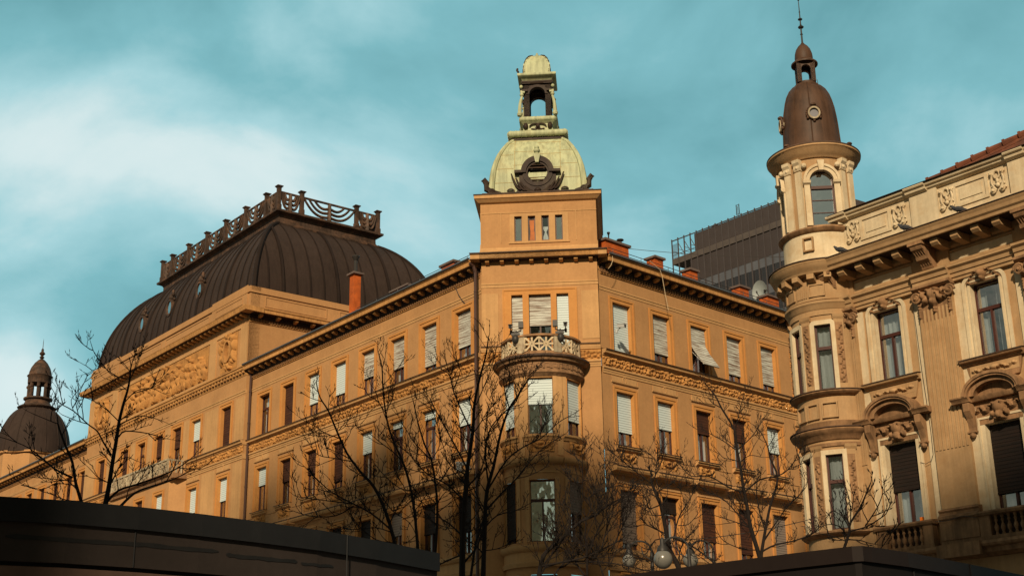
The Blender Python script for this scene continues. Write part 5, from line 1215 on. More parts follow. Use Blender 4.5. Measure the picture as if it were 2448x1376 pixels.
# ---------------------------------------------------------------- office tower behind
OT = thing("office_tower", "dark bronze and glass office tower with open lattice screen on its roof", "building", pix(1700, 600, 130).to_tuple()[:2]+(0,))
dO = 270.0; pO0 = pix(1606, 577, dO); ztop = pO0.z
def dist_for(x, y, z): v = (x-1224)*CX-(y-688)*CY+FPX*CZ; return (z-1.6)*math.hypot(v.x, v.y)/v.z
p1 = pix(1938, 450, dist_for(1938, 450, ztop)); dd = Vector((p1.x-pO0.x, p1.y-pO0.y)); LO = dd.length; azO = math.atan2(dd.x, dd.y)
fO = Fr((pO0.x, pO0.y), azO, azO+math.pi/2)
p2 = pix(2090, 494, dist_for(2090, 494, ztop)); d2 = Vector((p2.x-p1.x, p2.y-p1.y))
if fO.n.dot(Vector((0, -1))) < 0: fO.n = -fO.n
NB = int(round(LO/1.72)); pw = LO/NB
def of1(b): b.box(pw*3.6, LO, -9, -.1, ztop-4.0, ztop-.15)
part("plant_screen", OFF1, OT, of1, fO)
def of1b(b): b.box(0, LO, -9, .05, ztop-5.3, ztop-4.0)
part("concrete_band", mat("grey_brown_concrete_band", (.075, .062, .056), var=.15), OT, of1b, fO)
def of2(b): b.box(pw*2.9, LO-.2, -12, -.3, 0, ztop-5.3)
part("glass_wall", OFF2, OT, of2, fO)
def of3(b):
    for k in range(9): b.box(pw*2.9-.01, LO-.1, -12.1, -.24, ztop-10.4-5.6*k-1.9, ztop-10.4-5.6*k)
part("pale_window_band", OFF3, OT, of3, fO)
def of5(b): b.box(pw*2.7, LO-.1, -12.1, -.2, ztop-10.4, ztop-5.3)
part("louvre_band", OFF1, OT, of5, fO)
def of4(b):
    for i in range(NB+1):
        b.box(i*pw-.09, i*pw+.09, -.1, .12, 0 if i > 2 else ztop-14, ztop+.35)
    b.box(0, LO, -.08, .1, ztop-.1, ztop+.08)
    for i in range(NB*7):
        u = i*pw/7
        if u > pw*3.6: b.box(u-.04, u+.04, -.1, -.02, ztop-3.9, ztop-.2)
    for i in range(4):
        b.tube([(i*pw, -.05, ztop-.8), ((i+1)*pw, -.05, ztop-3.9)], .08, 4) if i else None
        b.tube([(i*pw, -.05, ztop-3.2), ((i+1)*pw, -.05, ztop-3.2)], .06, 4); b.tube([(i*pw, -.05, ztop-2.2), ((i+1)*pw, -3, ztop-3.0)], .06, 4)
    for i in range(18): b.box(.1+i*.14, .13+i*.14, -.1, -.06, ztop-4.0, ztop-.8) if i*.14 < pw-.1 else None
    b.box(LO-.1, LO+.1, -14, .1, ztop-.1, ztop+.08)
part("steel_mullions", OFF4, OT, of4, fO)
def of6(b):
    b.tube([(LO*.48, -1, ztop), (LO*.48, -1, ztop+2.6)], .08, 4)
    for s in (-.35, .35): b.tube([(LO*.48+s, -1, ztop+.8), (LO*.48+s, -1, ztop+3.0)], .09, 5)
    b.tube([(LO*.48-.4, -1, ztop+.9), (LO*.48+.4, -1, ztop+.9)], .05, 4); b.tube([(LO*.48-.4, -1, ztop+2.9), (LO*.48+.4, -1, ztop+2.9)], .05, 4)
    b.ball(LO*.30, -1.5, ztop+.3, .9, .5)
part("roof_antenna", IRON, OT, of6, fO)
b = MB(fO)                                  # right-hand lattice of the far corner
d2n = d2.normalized(); fO2 = Fr((0, 0), 0, 0); fO2.O = Vector((p1.x, p1.y)); fO2.u = d2n; fO2.n = Vector((-d2n.y, d2n.x)); b.fr = fO2; L2 = d2.length+3
b.box(0, L2, -.06, .06, ztop-.1, ztop+.08)
for i in range(int(L2/1.9)+1): b.box(i*1.9-.1, i*1.9+.1, -.1, .1, ztop-6, ztop+.3)
b.box(0, L2, -9, -.3, 0, ztop-5); b.build("side_lattice", OFF4, OT)
# ---------------------------------------------------------------- far left domed tower
pD = pix(86, 1000, 122); DT = thing("domed_tower", "dark ribbed dome with open lantern and ball finial, at the far left", "building", (pD.x, pD.y, 0))
fD = FL.sub(0, 0); fD.O = Vector((pD.x, pD.y))
zD = lambda y, x=86: pix(x, y+14, 122).z
def dbase(b): b.lathe(0, 0, [(3.05, 0), (3.05, zD(1082)-.1), (3.25, zD(1082)), (3.25, zD(1082)+.15), (2.6, zD(1082)+.2)], 8, math.pi/8, math.pi*2+math.pi/8)
part("tower_wall", WALL, DT, dbase, fD)
zb_, zt_ = zD(1080)+.1, zD(965); DP = [(3.05-(1-math.cos(t/12*1.36))*2.25, zb_+(zt_-zb_)*math.sin(t/12*1.36)/math.sin(1.36)) for t in range(13)]
b = MB(fD); b.lathe(0, 0, [(3.1, zb_-.1), (3.1, zb_+.05)]+DP, 40); DD = b.build("dome", SLATE, DT, smooth=True)
b = MB(fD)
for i in range(16): a = 6.2832*i/16; b.tube([(r*math.sin(a), r*math.cos(a), z) for r, z in DP], .05, 5)
b.build("dome_rib", SLATE, DD, smooth=True)
z = zD(965)
def dl(b):
    b.lathe(0, 0, [(.6, z-.2), (1.55, z+.0), (1.65, z+.12), (1.5, z+.22), (1.15, z+.42), (1.0, z+.75), (1.2, z+.85), (1.2, z+.98), (.2, z+1.0)], 24)
    z2, z3 = z+.95, z+2.35
    for i in range(8): a = 6.2832*(i+.5)/8; b.tube([((.82)*math.sin(a), (.82)*math.cos(a), z2), ((.82)*math.sin(a), (.82)*math.cos(a), z3)], .15, 6); b.ball(.9*math.sin(a), .9*math.cos(a), z3-.4, .16)
    b.lathe(0, 0, [(.5, z3-.05), (.98, z3-.05), (1.0, z3+.5), (1.1, z3+.62), (1.02, z3+.7), (.2, z3+.7)], 16); b.lathe(0, 0, [(.5, z3-.05), (.5, z3+.4)], 16)
    b.lathe(0, 0, [(.96, z3+.68), (.93, z3+1.0), (.80, z3+1.4), (.56, z3+1.8), (.28, z3+2.1), (.08, z3+2.25)], 20)
part("lantern", SLATE2, DT, dl, fD, smooth=True)
def df(b):
    z3 = z+4.55; b.lathe(0, 0, [(.08, z3), (.22, z3+.15), (.10, z3+.3), (.26, z3+.5), (.10, z3+.72), (.12, z3+.85), (.03, z3+1.0), (.02, z3+1.6), (.005, z3+1.9)], 12)
part("finial", SLATE2, DT, df, fD, smooth=True)
# ---------------------------------------------------------------- buildings on the near side of the square (behind the viewer; they throw the evening shade)
sv = Vector((sd.x, sd.y)).normalized(); pv = Vector((-sv.y, sv.x))
def opp(name, lab, c0, c1, hgt, dist, depth=14):
    f = Fr((0, 0), 0, 0); f.O = sv*dist; f.u = pv; f.n = -sv
    t = thing(name, lab, "building", (f.p((c0+c1)/2, 0, 0)[:2])+(0,) if False else tuple(f.p((c0+c1)/2, 0, 0)))
    b = MB(f); nh = []; k = max(1, int((c1-c0)/3)); q = (c1-c0)/k
    for i in range(k):
        for s in range(int((hgt-3)/4)): nh.append((c0+q*i+q*.3, c0+q*i+q*.7, 1.5+4*s, 3.9+4*s))
    walls(b, c0, c1, 0, hgt, nh); b.box(c0+.01, c1-.01, -depth, -.35, 0, hgt-.05); b.prism([(-.2, hgt+.3), (.7, hgt+.3), (.6, hgt), (-.2, hgt-.3)], c0, c1); b.build("wall", SAND, t)
    b = MB(f)
    b.prism([(.5, hgt+.3), (-depth/2, hgt+3.2), (-depth-.3, hgt+.3)], c0, c1); b.build("roof", TILE, t)
opp("apartment_block", "tallest sand block across the square on the viewer's side, behind the camera", -26.6, -22.6, 50.5, 6)
opp("apartment_block", "second tallest sand block across the square, behind the camera", -22.5, -14.5, 47.5, 6)
opp("apartment_block", "middle sand block across the square, behind the camera", -14.4, -4.6, 42.5, 6)
opp("apartment_block", "lowest long sand block across the square, behind the camera", 1.6, 28, 30.5, 6)
# ---------------------------------------------------------------- market kiosks in the foreground
def atz(x, y, z):
    v = (x-1224)*CX-(y-688)*CY+FPX*CZ; return EYE+v*((z-1.6)/v.z)
def kiosk(lab, top, zt, hb, hp, seams, back, closed_end, stains=(), m1=KIOSK, m2=KIOSK2):
    P = [atz(x, y, zt) for x, y in top]; c0 = P[len(P)//2]; t = thing("market_kiosk", lab, "kiosk", (c0.x, c0.y, 0), "market kiosks in front of the square")
    Q = [Vector((p.x, p.y)) for p in P]; nrm = []
    for i in range(len(Q)):
        d = (Q[min(i+1, len(Q)-1)]-Q[max(i-1, 0)]).normalized(); n_ = Vector((d.y, -d.x)); n_ = n_ if n_.dot(-Q[i]) > 0 else -n_; nrm.append(n_)
    def strip(b, z0, z1, o, th=.04):
        rows = [[b.V(q.x+n_.x*oo, q.y+n_.y*oo, z) for q, n_ in zip(Q, nrm)] for oo, z in ((o, z0), (o, z1), (o-th, z1), (o-th, z0))]
        k = len(Q)
        for a, c_ in ((0, 1), (1, 2), (2, 3), (3, 0)):
            for i in range(k-1): b.F(rows[a][i], rows[a][i+1], rows[c_][i+1], rows[c_][i])
        b.F(*[r_[0] for r_ in rows]); b.F(*[r_[-1] for r_ in rows])
    W = Fr((0, 0), R_(90), R_(0))
    b = MB(W); strip(b, zt-hb, zt, .03, .05); f1 = b.build("fascia", m1, t)
    b = MB(W); strip(b, zt-hb-hp, zt-hb, 0.0, .05); f2 = b.build("sign_panel", m2, t)
    b = MB(W); strip(b, zt-hb-hp-.03, zt-hb-hp, -.05, .05); b.build("shadow_gap", KIOSK, t)
    b = MB(W); strip(b, .1, zt-hb-hp-.03, -.01, .05); b.build("kiosk_wall", KIOSK3, t)
    b = MB(W); a = [b.V(q.x, q.y, zt-.01) for q in Q]; c_ = [b.V(q.x-n_.x*back, q.y-n_.y*back, zt-.01) for q, n_ in zip(Q, nrm)]
    for i in range(len(Q)-1): b.F(a[i], a[i+1], c_[i+1], c_[i])
    if closed_end:
        q, n_ = Q[-1], nrm[-1]; e = [b.V(q.x, q.y, zt-.02), b.V(q.x-n_.x*back, q.y-n_.y*back, zt-.02), b.V(q.x-n_.x*back, q.y-n_.y*back, 0), b.V(q.x, q.y, 0)]; b.F(*e)
    b.build("roof", KIOSK, t)
    def along(s_):      # point at fraction s of the front
        L_ = [0]
        for i in range(len(Q)-1): L_.append(L_[-1]+(Q[i+1]-Q[i]).length)
        x = s_*L_[-1]
        for i in range(len(Q)-1):
            if x <= L_[i+1]+1e-9: f_ = (x-L_[i])/(L_[i+1]-L_[i]); return Q[i].lerp(Q[i+1], f_), nrm[i].lerp(nrm[i+1], f_)
        return Q[-1], nrm[-1]
    for s_, z0, z1 in seams:
        q, n_ = along(s_); b = MB(W); b.tube([(q.x+n_.x*.035, q.y+n_.y*.035, z0), (q.x+n_.x*.035, q.y+n_.y*.035, z1)] if False else [(q.x+n_.x*(.032 if z1 > zt-hb else .003), q.y+n_.y*(.032 if z1 > zt-hb else .003), z0), (q.x+n_.x*(.032 if z1 > zt-hb else .003), q.y+n_.y*(.032 if z1 > zt-hb else .003), z1)], .006, 4); b.build("panel_joint", KIOSK, t)
    for s0, s1, zz, hh, sd_ in stains:
        b = MB(W); r = rnd(sd_); k = 26; lo, hi = [], []
        for i in range(k+1):
            q, n_ = along(s0+(s1-s0)*i/k); w1 = hh*(.7+.3*r.random())*(1 if 0 < i < k else .4); zc = zz+.003*math.sin(i*.5+sd_)+(.006 if i > k*.6 else 0)
            lo.append(b.V(q.x+n_.x*.004, q.y+n_.y*.004, zc-w1/2)); hi.append(b.V(q.x+n_.x*.004, q.y+n_.y*.004, zc+w1/2))
        for i in range(k): b.F(lo[i], lo[i+1], hi[i+1], hi[i])
        b.build("glue_residue", TAPE, f2)
    return t
kiosk("dark curved kiosk roof edge at the lower left with old glue marks on its panel", [(-420, 1176), (-250, 1178), (-100, 1182), (0, 1187), (165, 1197), (330, 1212), (480, 1229), (620, 1247), (760, 1267), (900, 1292), (1045, 1322)],
      3.3, .165, .27, [(.378, 3.3-.435, 3.3-.165), (.745, 3.3-.435, 3.3)], 3.5, True, [(.214, .505, 3.03, .036, 1), (.518, .645, 3.02, .034, 2), (.652, .72, 3.02, .026, 3)])
kiosk("dark kiosk roof corner at the lower right under the turret building", [(1360, 1391), (1480, 1376), (1700, 1347), (1900, 1322), (2040, 1305.5), (2056, 1304.6), (2075, 1307), (2162, 1319.7), (2300, 1346), (2448, 1376), (2560, 1399)],
      3.0, .115, .35, [(.20, 2.55, 2.885), (.52, 2.55, 2.885), (.66, 2.55, 3.0), (.80, 2.55, 2.885)], 3.0, False, m1=mat("brown_kiosk_fascia", (.015, .0105, .0095), rough=.6, var=.15, spec=.1), m2=mat("dull_kiosk_panel", (.010, .0085, .0085), rough=.7, var=.15, spec=.1))
# ---------------------------------------------------------------- bare trees
def tree(lab, D, stems, limbs, off, s_, seed, dens=1.0, grp="bare street trees on the square", tw=1.0):
    """stems / limbs: traced centre lines (crop pixels, off + p/s_) with start and end width in photo pixels"""
    r = rnd(seed); S = lambda p: (off[0]+p[0]/s_, off[1]+p[1]/s_)
    base = pix(*S(stems[0][0][0]), D); t = thing("bare_tree", lab, "tree", (base.x, base.y, 0), grp)
    tb_, cb = MB(), MB(); segs = []
    def world(pts, slope, d0):
        out_ = []; L_ = 0
        for i, p in enumerate(pts):
            if i: L_ += math.dist(S(p), S(pts[i-1]))/FPX*D
            out_.append(pix(*S(p), D+d0+slope*L_))
        return out_
    def smooth(P):
        if len(P) < 3: return P
        o = [P[0]]
        for i in range(len(P)-1):
            a, b_, c_, d_ = P[max(i-1, 0)], P[i], P[i+1], P[min(i+2, len(P)-1)]
            for k in (1, 2, 3): q = k/3; o.append(.5*((2*b_)+(c_-a)*q+(2*a-5*b_+4*c_-d_)*q*q+(3*b_-a-3*c_+d_)*q**3))
        return o
    def twig(b, p, d, ln, rad, lvl):
        pts = [p]; q = p.copy(); dd = d.normalized(); k = 5
        for i in range(k):
            dd = (dd+Vector((r.uniform(-.22, .22), r.uniform(-.22, .22), r.uniform(-.08, .24)))).normalized(); q = q+dd*ln/k; pts.append(q.copy())
        b.tube(pts, [rad*(1-.6*i/k) for i in range(k+1)], 4 if lvl else 5, cap=False)
        b.tube([pts[-1], pts[-1]+dd*.05], [rad*.9, rad*.15], 4, cap=False); b.tube([pts[-1]-dd*.01, pts[-1]+dd*.02], [rad*1.3, rad*1.2], 4, cap=False)
        if lvl < 3 and ln > .13:
            m = r.choice((2, 3, 3, 4)) if lvl < 2 else r.choice((1, 2, 2))
            for i in range(m):
                j = r.randint(1, k); ax = Vector((r.gauss(0, 1), r.gauss(0, 1), r.gauss(0, .6))); side = (ax-dd*ax.dot(dd)).normalized()
                twig(b, pts[j], dd*.75+side*.75+Vector((0, 0, .25)), ln*r.uniform(.35, .62), max(.0045, rad*.68), lvl+1)
    def limb(b, pts, w0, w1, d0, slope, tdens):
        P = smooth(world(pts, slope, d0)); k = len(P); R0, R1 = w0*.48/FPX*D, w1*.75/FPX*D
        rads = [R0+(R1-R0)*(i/(k-1))**.8 for i in range(k)]; b.tube(P, rads, 7)
        Lt = sum((P[i+1]-P[i]).length for i in range(k-1)); acc_ = 0; nxt = Lt*.12
        for i in range(1, k):
            acc_ += (P[i]-P[i-1]).length
            while acc_ > nxt:
                fr_ = acc_/Lt; d = (P[i]-P[i-1]).normalized(); ax = Vector((r.gauss(0, 1), r.gauss(0, .8), r.gauss(0, .5))); sd_ = (ax-d*ax.dot(d)).normalized()
                twig(cb, P[i], d*.6+sd_*.8+Vector((0, 0, .3)), r.uniform(.28, .72)*tw*(1.1-.4*fr_), max(.0095, rads[i]*.42 if rads[i] < .04 else .015), 0 if fr_ < .9 else 1)
                nxt += r.uniform(.15, .34)/tdens
        twig(cb, P[-1], (P[-1]-P[-2]), .3*tw, rads[-1], 1)
    for pts, w0, w1 in stems:
        p0 = pix(*S(pts[0]), D); limb(tb_, pts, w0, w1, 0, r.uniform(-.12, .12), dens*.6)
        tb_.tube([Vector((base.x, base.y, 0)), Vector((base.x*.5+p0.x*.5, base.y*.5+p0.y*.5, p0.z*.5)), p0], [w0*.62/FPX*D, w0*.56/FPX*D, w0*.5/FPX*D], 8)
    for pts, w0, w1 in limbs: limb(cb, pts, w0, w1, 0, r.uniform(-.5, .5), dens)
    tb_.build("trunk", BARK, t, smooth=True, recalc=False); cb.build("crown", BARK, t, smooth=True, recalc=False); return t
tree("bare forked tree in front of the far left wing, rising over the curved kiosk", 23,
     [([(885, 1376), (920, 1200), (950, 1000), (985, 800), (1005, 660), (1045, 500), (1075, 400), (1095, 300), (1100, 220)], 13, 2.5), ([(700, 1376), (640, 1180), (610, 1000), (560, 880), (510, 750), (490, 680)], 9, 2.5)],
     [([(490, 680), (390, 640), (270, 590)], 2.5, 1), ([(610, 1130), (540, 1100), (450, 1050), (370, 980), (250, 920), (130, 930)], 6, 1.5), ([(370, 980), (240, 880), (100, 820), (0, 790)], 3, 1),
      ([(1005, 660), (900, 560), (780, 480), (680, 450)], 3, 1), ([(940, 945), (870, 830), (820, 740), (740, 680), (620, 570), (500, 500), (460, 420)], 5, 1.2), ([(740, 680), (640, 650), (520, 600)], 2.5, 1), ([(620, 570), (600, 480), (650, 410)], 2, 1),
      ([(1000, 790), (1060, 740), (1250, 760), (1380, 800)], 4.5, 1.2), ([(1005, 690), (1100, 640), (1200, 610), (1330, 640)], 3.5, 1.2), ([(1050, 500), (1150, 400), (1280, 380), (1350, 410)], 3, 1), ([(1075, 400), (1000, 340), (900, 300)], 2.5, 1),
      ([(900, 1340), (1000, 1240), (1150, 1190), (1350, 1120), (1500, 1050), (1600, 980)], 7, 1.5), ([(1000, 1390), (1100, 1290), (1200, 1230), (1400, 1170), (1560, 1100)], 8, 1.5), ([(1095, 300), (950, 270), (870, 180), (800, 90), (770, 10)], 2.5, 1), ([(870, 190), (780, 230)], 1.6, 1), ([(1100, 300), (1150, 200), (1180, 120)], 2, 1),
      ([(570, 900), (640, 960), (700, 880)], 2.5, 1), ([(630, 1160), (500, 1150), (420, 1140), (290, 1130)], 3, 1), ([(640, 1200), (480, 1180), (350, 1230), (200, 1190)], 2.5, 1), ([(690, 1330), (560, 1320), (430, 1270), (330, 1240)], 3, 1), ([(925, 1180), (830, 1130), (760, 1060)], 3, 1), ([(950, 1020), (1060, 960), (1150, 990)], 2.5, 1)], (0, 820), 3.528, 1, dens=.6, tw=.85)
tree("bare double-stemmed tree before the left wing, to the right of the drainpipe", 27,
     [([(655, 1240), (655, 1190), (600, 1000), (530, 850), (450, 760), (370, 650), (310, 520), (260, 400), (210, 320), (190, 240)], 11, 1.8), ([(800, 1260), (790, 1215), (770, 1000), (740, 830), (700, 700), (650, 590), (610, 470), (585, 300), (578, 150), (560, 70)], 9, 1.8)],
     [([(640, 1110), (520, 1010), (410, 950), (280, 880), (190, 800), (120, 730)], 5, 1.2), ([(410, 700), (300, 680), (200, 660), (150, 600)], 3, 1), ([(335, 565), (240, 530), (180, 490), (120, 460)], 3, 1), ([(410, 950), (250, 930), (100, 910), (60, 900)], 3, 1),
      ([(410, 960), (300, 1020), (150, 1020), (50, 990)], 3.5, 1), ([(310, 520), (350, 500), (370, 470)], 2, 1), ([(700, 700), (640, 640), (560, 580), (500, 530)], 3.5, 1), ([(760, 870), (690, 860), (600, 790), (540, 720)], 3, 1), ([(610, 470), (560, 350), (500, 310), (470, 260)], 2.5, 1), ([(600, 400), (640, 330), (650, 270)], 2.2, 1),
      ([(560, 880), (640, 990), (740, 1060), (790, 1160)], 3, 1), ([(640, 1120), (540, 1090), (400, 1100), (280, 1070)], 3, 1), ([(650, 1180), (540, 1160), (440, 1080)], 3, 1), ([(740, 830), (800, 900), (830, 1010)], 3, 1), ([(450, 760), (400, 820), (440, 880)], 2, 1), ([(380, 860), (360, 960), (430, 1060)], 2, 1)], (680, 820), 2.4756, 2, dens=1.25)
tree("slim bare tree between the double-stemmed tree and the thick dark trunk by the bay", 29,
     [([(885, 1250), (893, 1225), (905, 1000), (895, 850), (870, 690), (830, 600), (790, 470), (765, 350)], 9, 1.8)],
     [([(870, 690), (780, 600), (740, 540), (700, 480)], 3, 1), ([(895, 850), (960, 760), (1000, 700)], 3, 1), ([(800, 720), (720, 640), (660, 600)], 2.5, 1), ([(905, 1000), (960, 1080), (1020, 1180)], 3, 1), ([(885, 780), (830, 760), (770, 700)], 2.5, 1), ([(870, 690), (920, 600), (910, 500), (860, 350)], 2.5, 1), ([(900, 950), (840, 900), (800, 960)], 2.5, 1)], (680, 820), 2.4756, 3, dens=1.2)
tree("thickest dark bare tree directly before the corner of the bay building", 30,
     [([(250, 1420), (250, 1376), (255, 1100), (270, 900), (278, 780), (310, 560), (320, 400), (350, 250), (385, 120), (400, 20)], 19, 1.8)],
     [([(262, 1000), (285, 800), (220, 650), (170, 560), (110, 450), (70, 370)], 6, 1.2), ([(275, 800), (180, 740), (150, 660), (120, 560)], 4, 1), ([(310, 560), (260, 460), (200, 320), (180, 230), (120, 190)], 5, 1.2), ([(200, 310), (170, 200), (155, 130)], 2.5, 1), ([(200, 310), (240, 200), (190, 110)], 2.5, 1),
      ([(255, 1150), (180, 1080), (120, 1040), (30, 960)], 5, 1.5), ([(258, 1250), (160, 1290), (90, 1330)], 5, 1.5), ([(265, 950), (160, 850), (60, 800), (0, 740)], 5, 1.2), ([(275, 870), (340, 800), (380, 700), (380, 560), (400, 430)], 5, 1.2), ([(330, 400), (390, 260), (420, 180), (450, 60)], 3, 1), ([(260, 1300), (340, 1200), (370, 1080)], 6, 2), ([(265, 900), (200, 900), (130, 860), (90, 800)], 3, 1), ([(290, 700), (250, 600), (230, 480), (200, 420)], 3, 1)], (1000, 800), 2.389, 4, dens=1.4)
tree("bare tree with long branches sweeping right across the round bay", 31,
     [([(370, 1420), (370, 1376), (380, 1100), (390, 900), (430, 750), (470, 560), (520, 420), (580, 330), (640, 240)], 15, 1.8)],
     [([(400, 880), (500, 720), (600, 640), (700, 590), (800, 500), (870, 460)], 5, 1.2), ([(392, 995), (480, 900), (560, 820), (640, 720), (720, 640), (830, 570)], 5.5, 1.2), ([(400, 850), (385, 700), (400, 560), (470, 460), (560, 380), (600, 260)], 5, 1.2), ([(470, 560), (440, 450), (410, 300)], 3, 1), ([(520, 420), (490, 300), (500, 180), (570, 150)], 3, 1), ([(540, 400), (600, 290), (620, 190)], 2.5, 1),
      ([(380, 1100), (450, 1030), (560, 1000), (640, 960)], 4, 1.2), ([(385, 1000), (330, 900), (350, 800)], 3, 1), ([(300, 1376), (330, 1180), (370, 1060)], 7, 3), ([(372, 1250), (300, 1180), (220, 1180)], 4, 1.2), ([(600, 640), (680, 590), (720, 500), (740, 430)], 2.5, 1), ([(560, 820), (640, 800), (720, 760)], 2.5, 1), ([(375, 1230), (450, 1220), (540, 1180)], 3, 1)], (1000, 800), 2.389, 5, dens=1.5)
tree("low tangled bare tree spreading below the tall bay window and the first side window", 26,
     [([(-60, 1420), (0, 1160), (150, 1020), (300, 880), (400, 800), (540, 740), (640, 660), (760, 590), (880, 540)], 12, 2)],
     [([(640, 660), (660, 560), (680, 450), (640, 260)], 4.5, 1.2), ([(340, 780), (400, 600), (405, 400), (400, 130)], 4, 1.2), ([(480, 1100), (560, 900), (620, 760), (600, 600)], 4, 1.2), ([(600, 1100), (650, 900), (720, 700), (720, 560)], 4, 1.2), ([(700, 1120), (800, 900), (860, 760), (880, 580)], 4, 1.2), ([(-20, 1270), (300, 1210), (450, 1170), (600, 1100), (760, 1020)], 6, 1.5),
      ([(0, 1250), (200, 1000), (270, 760), (160, 600)], 5, 1.2), ([(0, 1290), (200, 1230), (420, 1220), (700, 1240), (1000, 1300)], 5, 1.5), ([(560, 740), (560, 560), (520, 480)], 3, 1), ([(680, 460), (740, 420), (770, 340)], 2.5, 1), ([(100, 1376), (200, 1250), (350, 1150), (440, 1180)], 5, 1.5), ([(450, 1376), (450, 1150), (430, 960), (440, 800)], 7, 2), ([(430, 1376), (340, 1250), (260, 1130), (120, 1050)], 5, 1.5), ([(620, 1376), (560, 1200), (480, 1060)], 4, 1.5), ([(-40, 1376), (60, 1200), (110, 1060)], 5, 1.5), ([(500, 700), (470, 580), (500, 540)], 2.5, 1)], (1300, 1060), 4.355, 6, dens=1.8, tw=1.1)
tree("bare dark-trunked tree in front of the second window of the right wing", 33,
     [([(1400, 1420), (1400, 1280), (1310, 1100), (1270, 900), (1220, 650), (1160, 500), (1125, 415)], 16, 4)],
     [([(1125, 415), (1160, 320), (1170, 200), (1140, 140), (1060, 80)], 3, 1), ([(1160, 330), (1210, 240), (1240, 120)], 2.5, 1), ([(1130, 420), (1060, 370), (960, 290), (860, 210), (700, 80)], 3.5, 1), ([(1280, 940), (1150, 880), (1050, 840), (950, 860)], 4, 1), ([(1200, 640), (1090, 670), (1060, 560), (960, 520)], 3.5, 1), ([(1350, 980), (1450, 1020), (1600, 1100), (1760, 1230)], 6, 2), ([(1350, 1000), (1400, 780), (1480, 640), (1550, 520)], 4, 1.2), ([(1400, 1200), (1440, 1050), (1500, 960)], 3, 1),
      ([(1290, 1000), (1160, 1000), (1060, 1150), (960, 1250)], 3.5, 1), ([(1170, 510), (1280, 440), (1340, 400)], 3, 1), ([(1240, 740), (1130, 740), (1080, 640), (960, 640)], 3, 1), ([(1400, 850), (1500, 840), (1580, 760)], 2.5, 1), ([(1310, 1080), (1200, 1180), (1100, 1220), (1000, 1180)], 3.5, 1), ([(1380, 1180), (1290, 1200), (1180, 1290)], 3, 1), ([(1420, 1280), (1450, 1180), (1600, 1160)], 3, 1)], (1300, 1060), 4.355, 7, dens=2.1)
tree("well-shaped bare tree forking above the right kiosk before the right wing", 33,
     [([(838, 1400), (838, 1345), (770, 1120), (740, 950), (710, 800), (690, 650), (660, 500), (640, 350), (540, 180), (490, 80), (430, 10)], 13, 1.8), ([(850, 1330), (880, 1150), (920, 950), (980, 730), (920, 570), (905, 490), (860, 385)], 9, 1.5)],
     [([(665, 515), (560, 440), (470, 390), (430, 370)], 3, 1), ([(670, 500), (780, 400), (860, 280)], 3.5, 1), ([(680, 600), (620, 580), (560, 570), (520, 530)], 2.5, 1), ([(690, 600), (760, 550), (840, 560)], 2.5, 1), ([(720, 835), (620, 810), (500, 740), (420, 710), (300, 710), (220, 630)], 4.5, 1.2), ([(725, 835), (840, 740), (980, 710), (1060, 660), (1130, 560), (1120, 480)], 4.5, 1.2),
      ([(765, 1125), (660, 1000), (540, 880), (430, 850)], 4, 1.2), ([(770, 1120), (650, 1070), (490, 1020)], 3.5, 1), ([(880, 1130), (840, 1000), (815, 850), (820, 760)], 4, 1.2), ([(870, 1220), (950, 1100), (1040, 970), (1100, 900)], 5, 1.2), ([(860, 1300), (960, 1250), (1100, 1220), (1240, 1170), (1300, 1120)], 5, 1.5), ([(650, 340), (690, 170), (715, 80)], 2.5, 1), ([(540, 180), (480, 150)], 1.5, 1), ([(830, 1290), (700, 1280), (560, 1220), (510, 1150)], 3, 1),
      ([(905, 480), (940, 430)], 2, 1), ([(1060, 660), (1160, 620), (1200, 600)], 2, 1), ([(1045, 960), (1150, 860), (1200, 800)], 2.5, 1), ([(740, 950), (800, 1050), (790, 1120)], 2.5, 1), ([(760, 1080), (700, 930), (740, 850)], 2.5, 1)], (1560, 920), 3.277, 8, dens=1.15)
tree("small bare tree in front of the turret building, its twigs crossing the lowest bay window", 22,
     [([(180, 1100), (190, 1040), (250, 850), (265, 740), (380, 560), (470, 350), (500, 280)], 9, 1.8)],
     [([(260, 840), (450, 790), (600, 700), (690, 630), (740, 520)], 4, 1.2), ([(440, 780), (560, 600), (620, 480), (650, 380)], 3.5, 1.2), ([(250, 850), (270, 600), (240, 430)], 3.5, 1), ([(235, 940), (380, 950), (480, 980), (580, 1000)], 3.5, 1), ([(620, 1050), (700, 950), (760, 850)], 2.5, 1), ([(240, 900), (120, 780), (0, 760), (-120, 800)], 3, 1), ([(250, 800), (160, 660), (60, 600), (0, 640)], 2.5, 1), ([(210, 960), (60, 900), (-80, 870)], 3, 1)], (1980, 1100), 4.985, 9, dens=1.3, tw=.62)
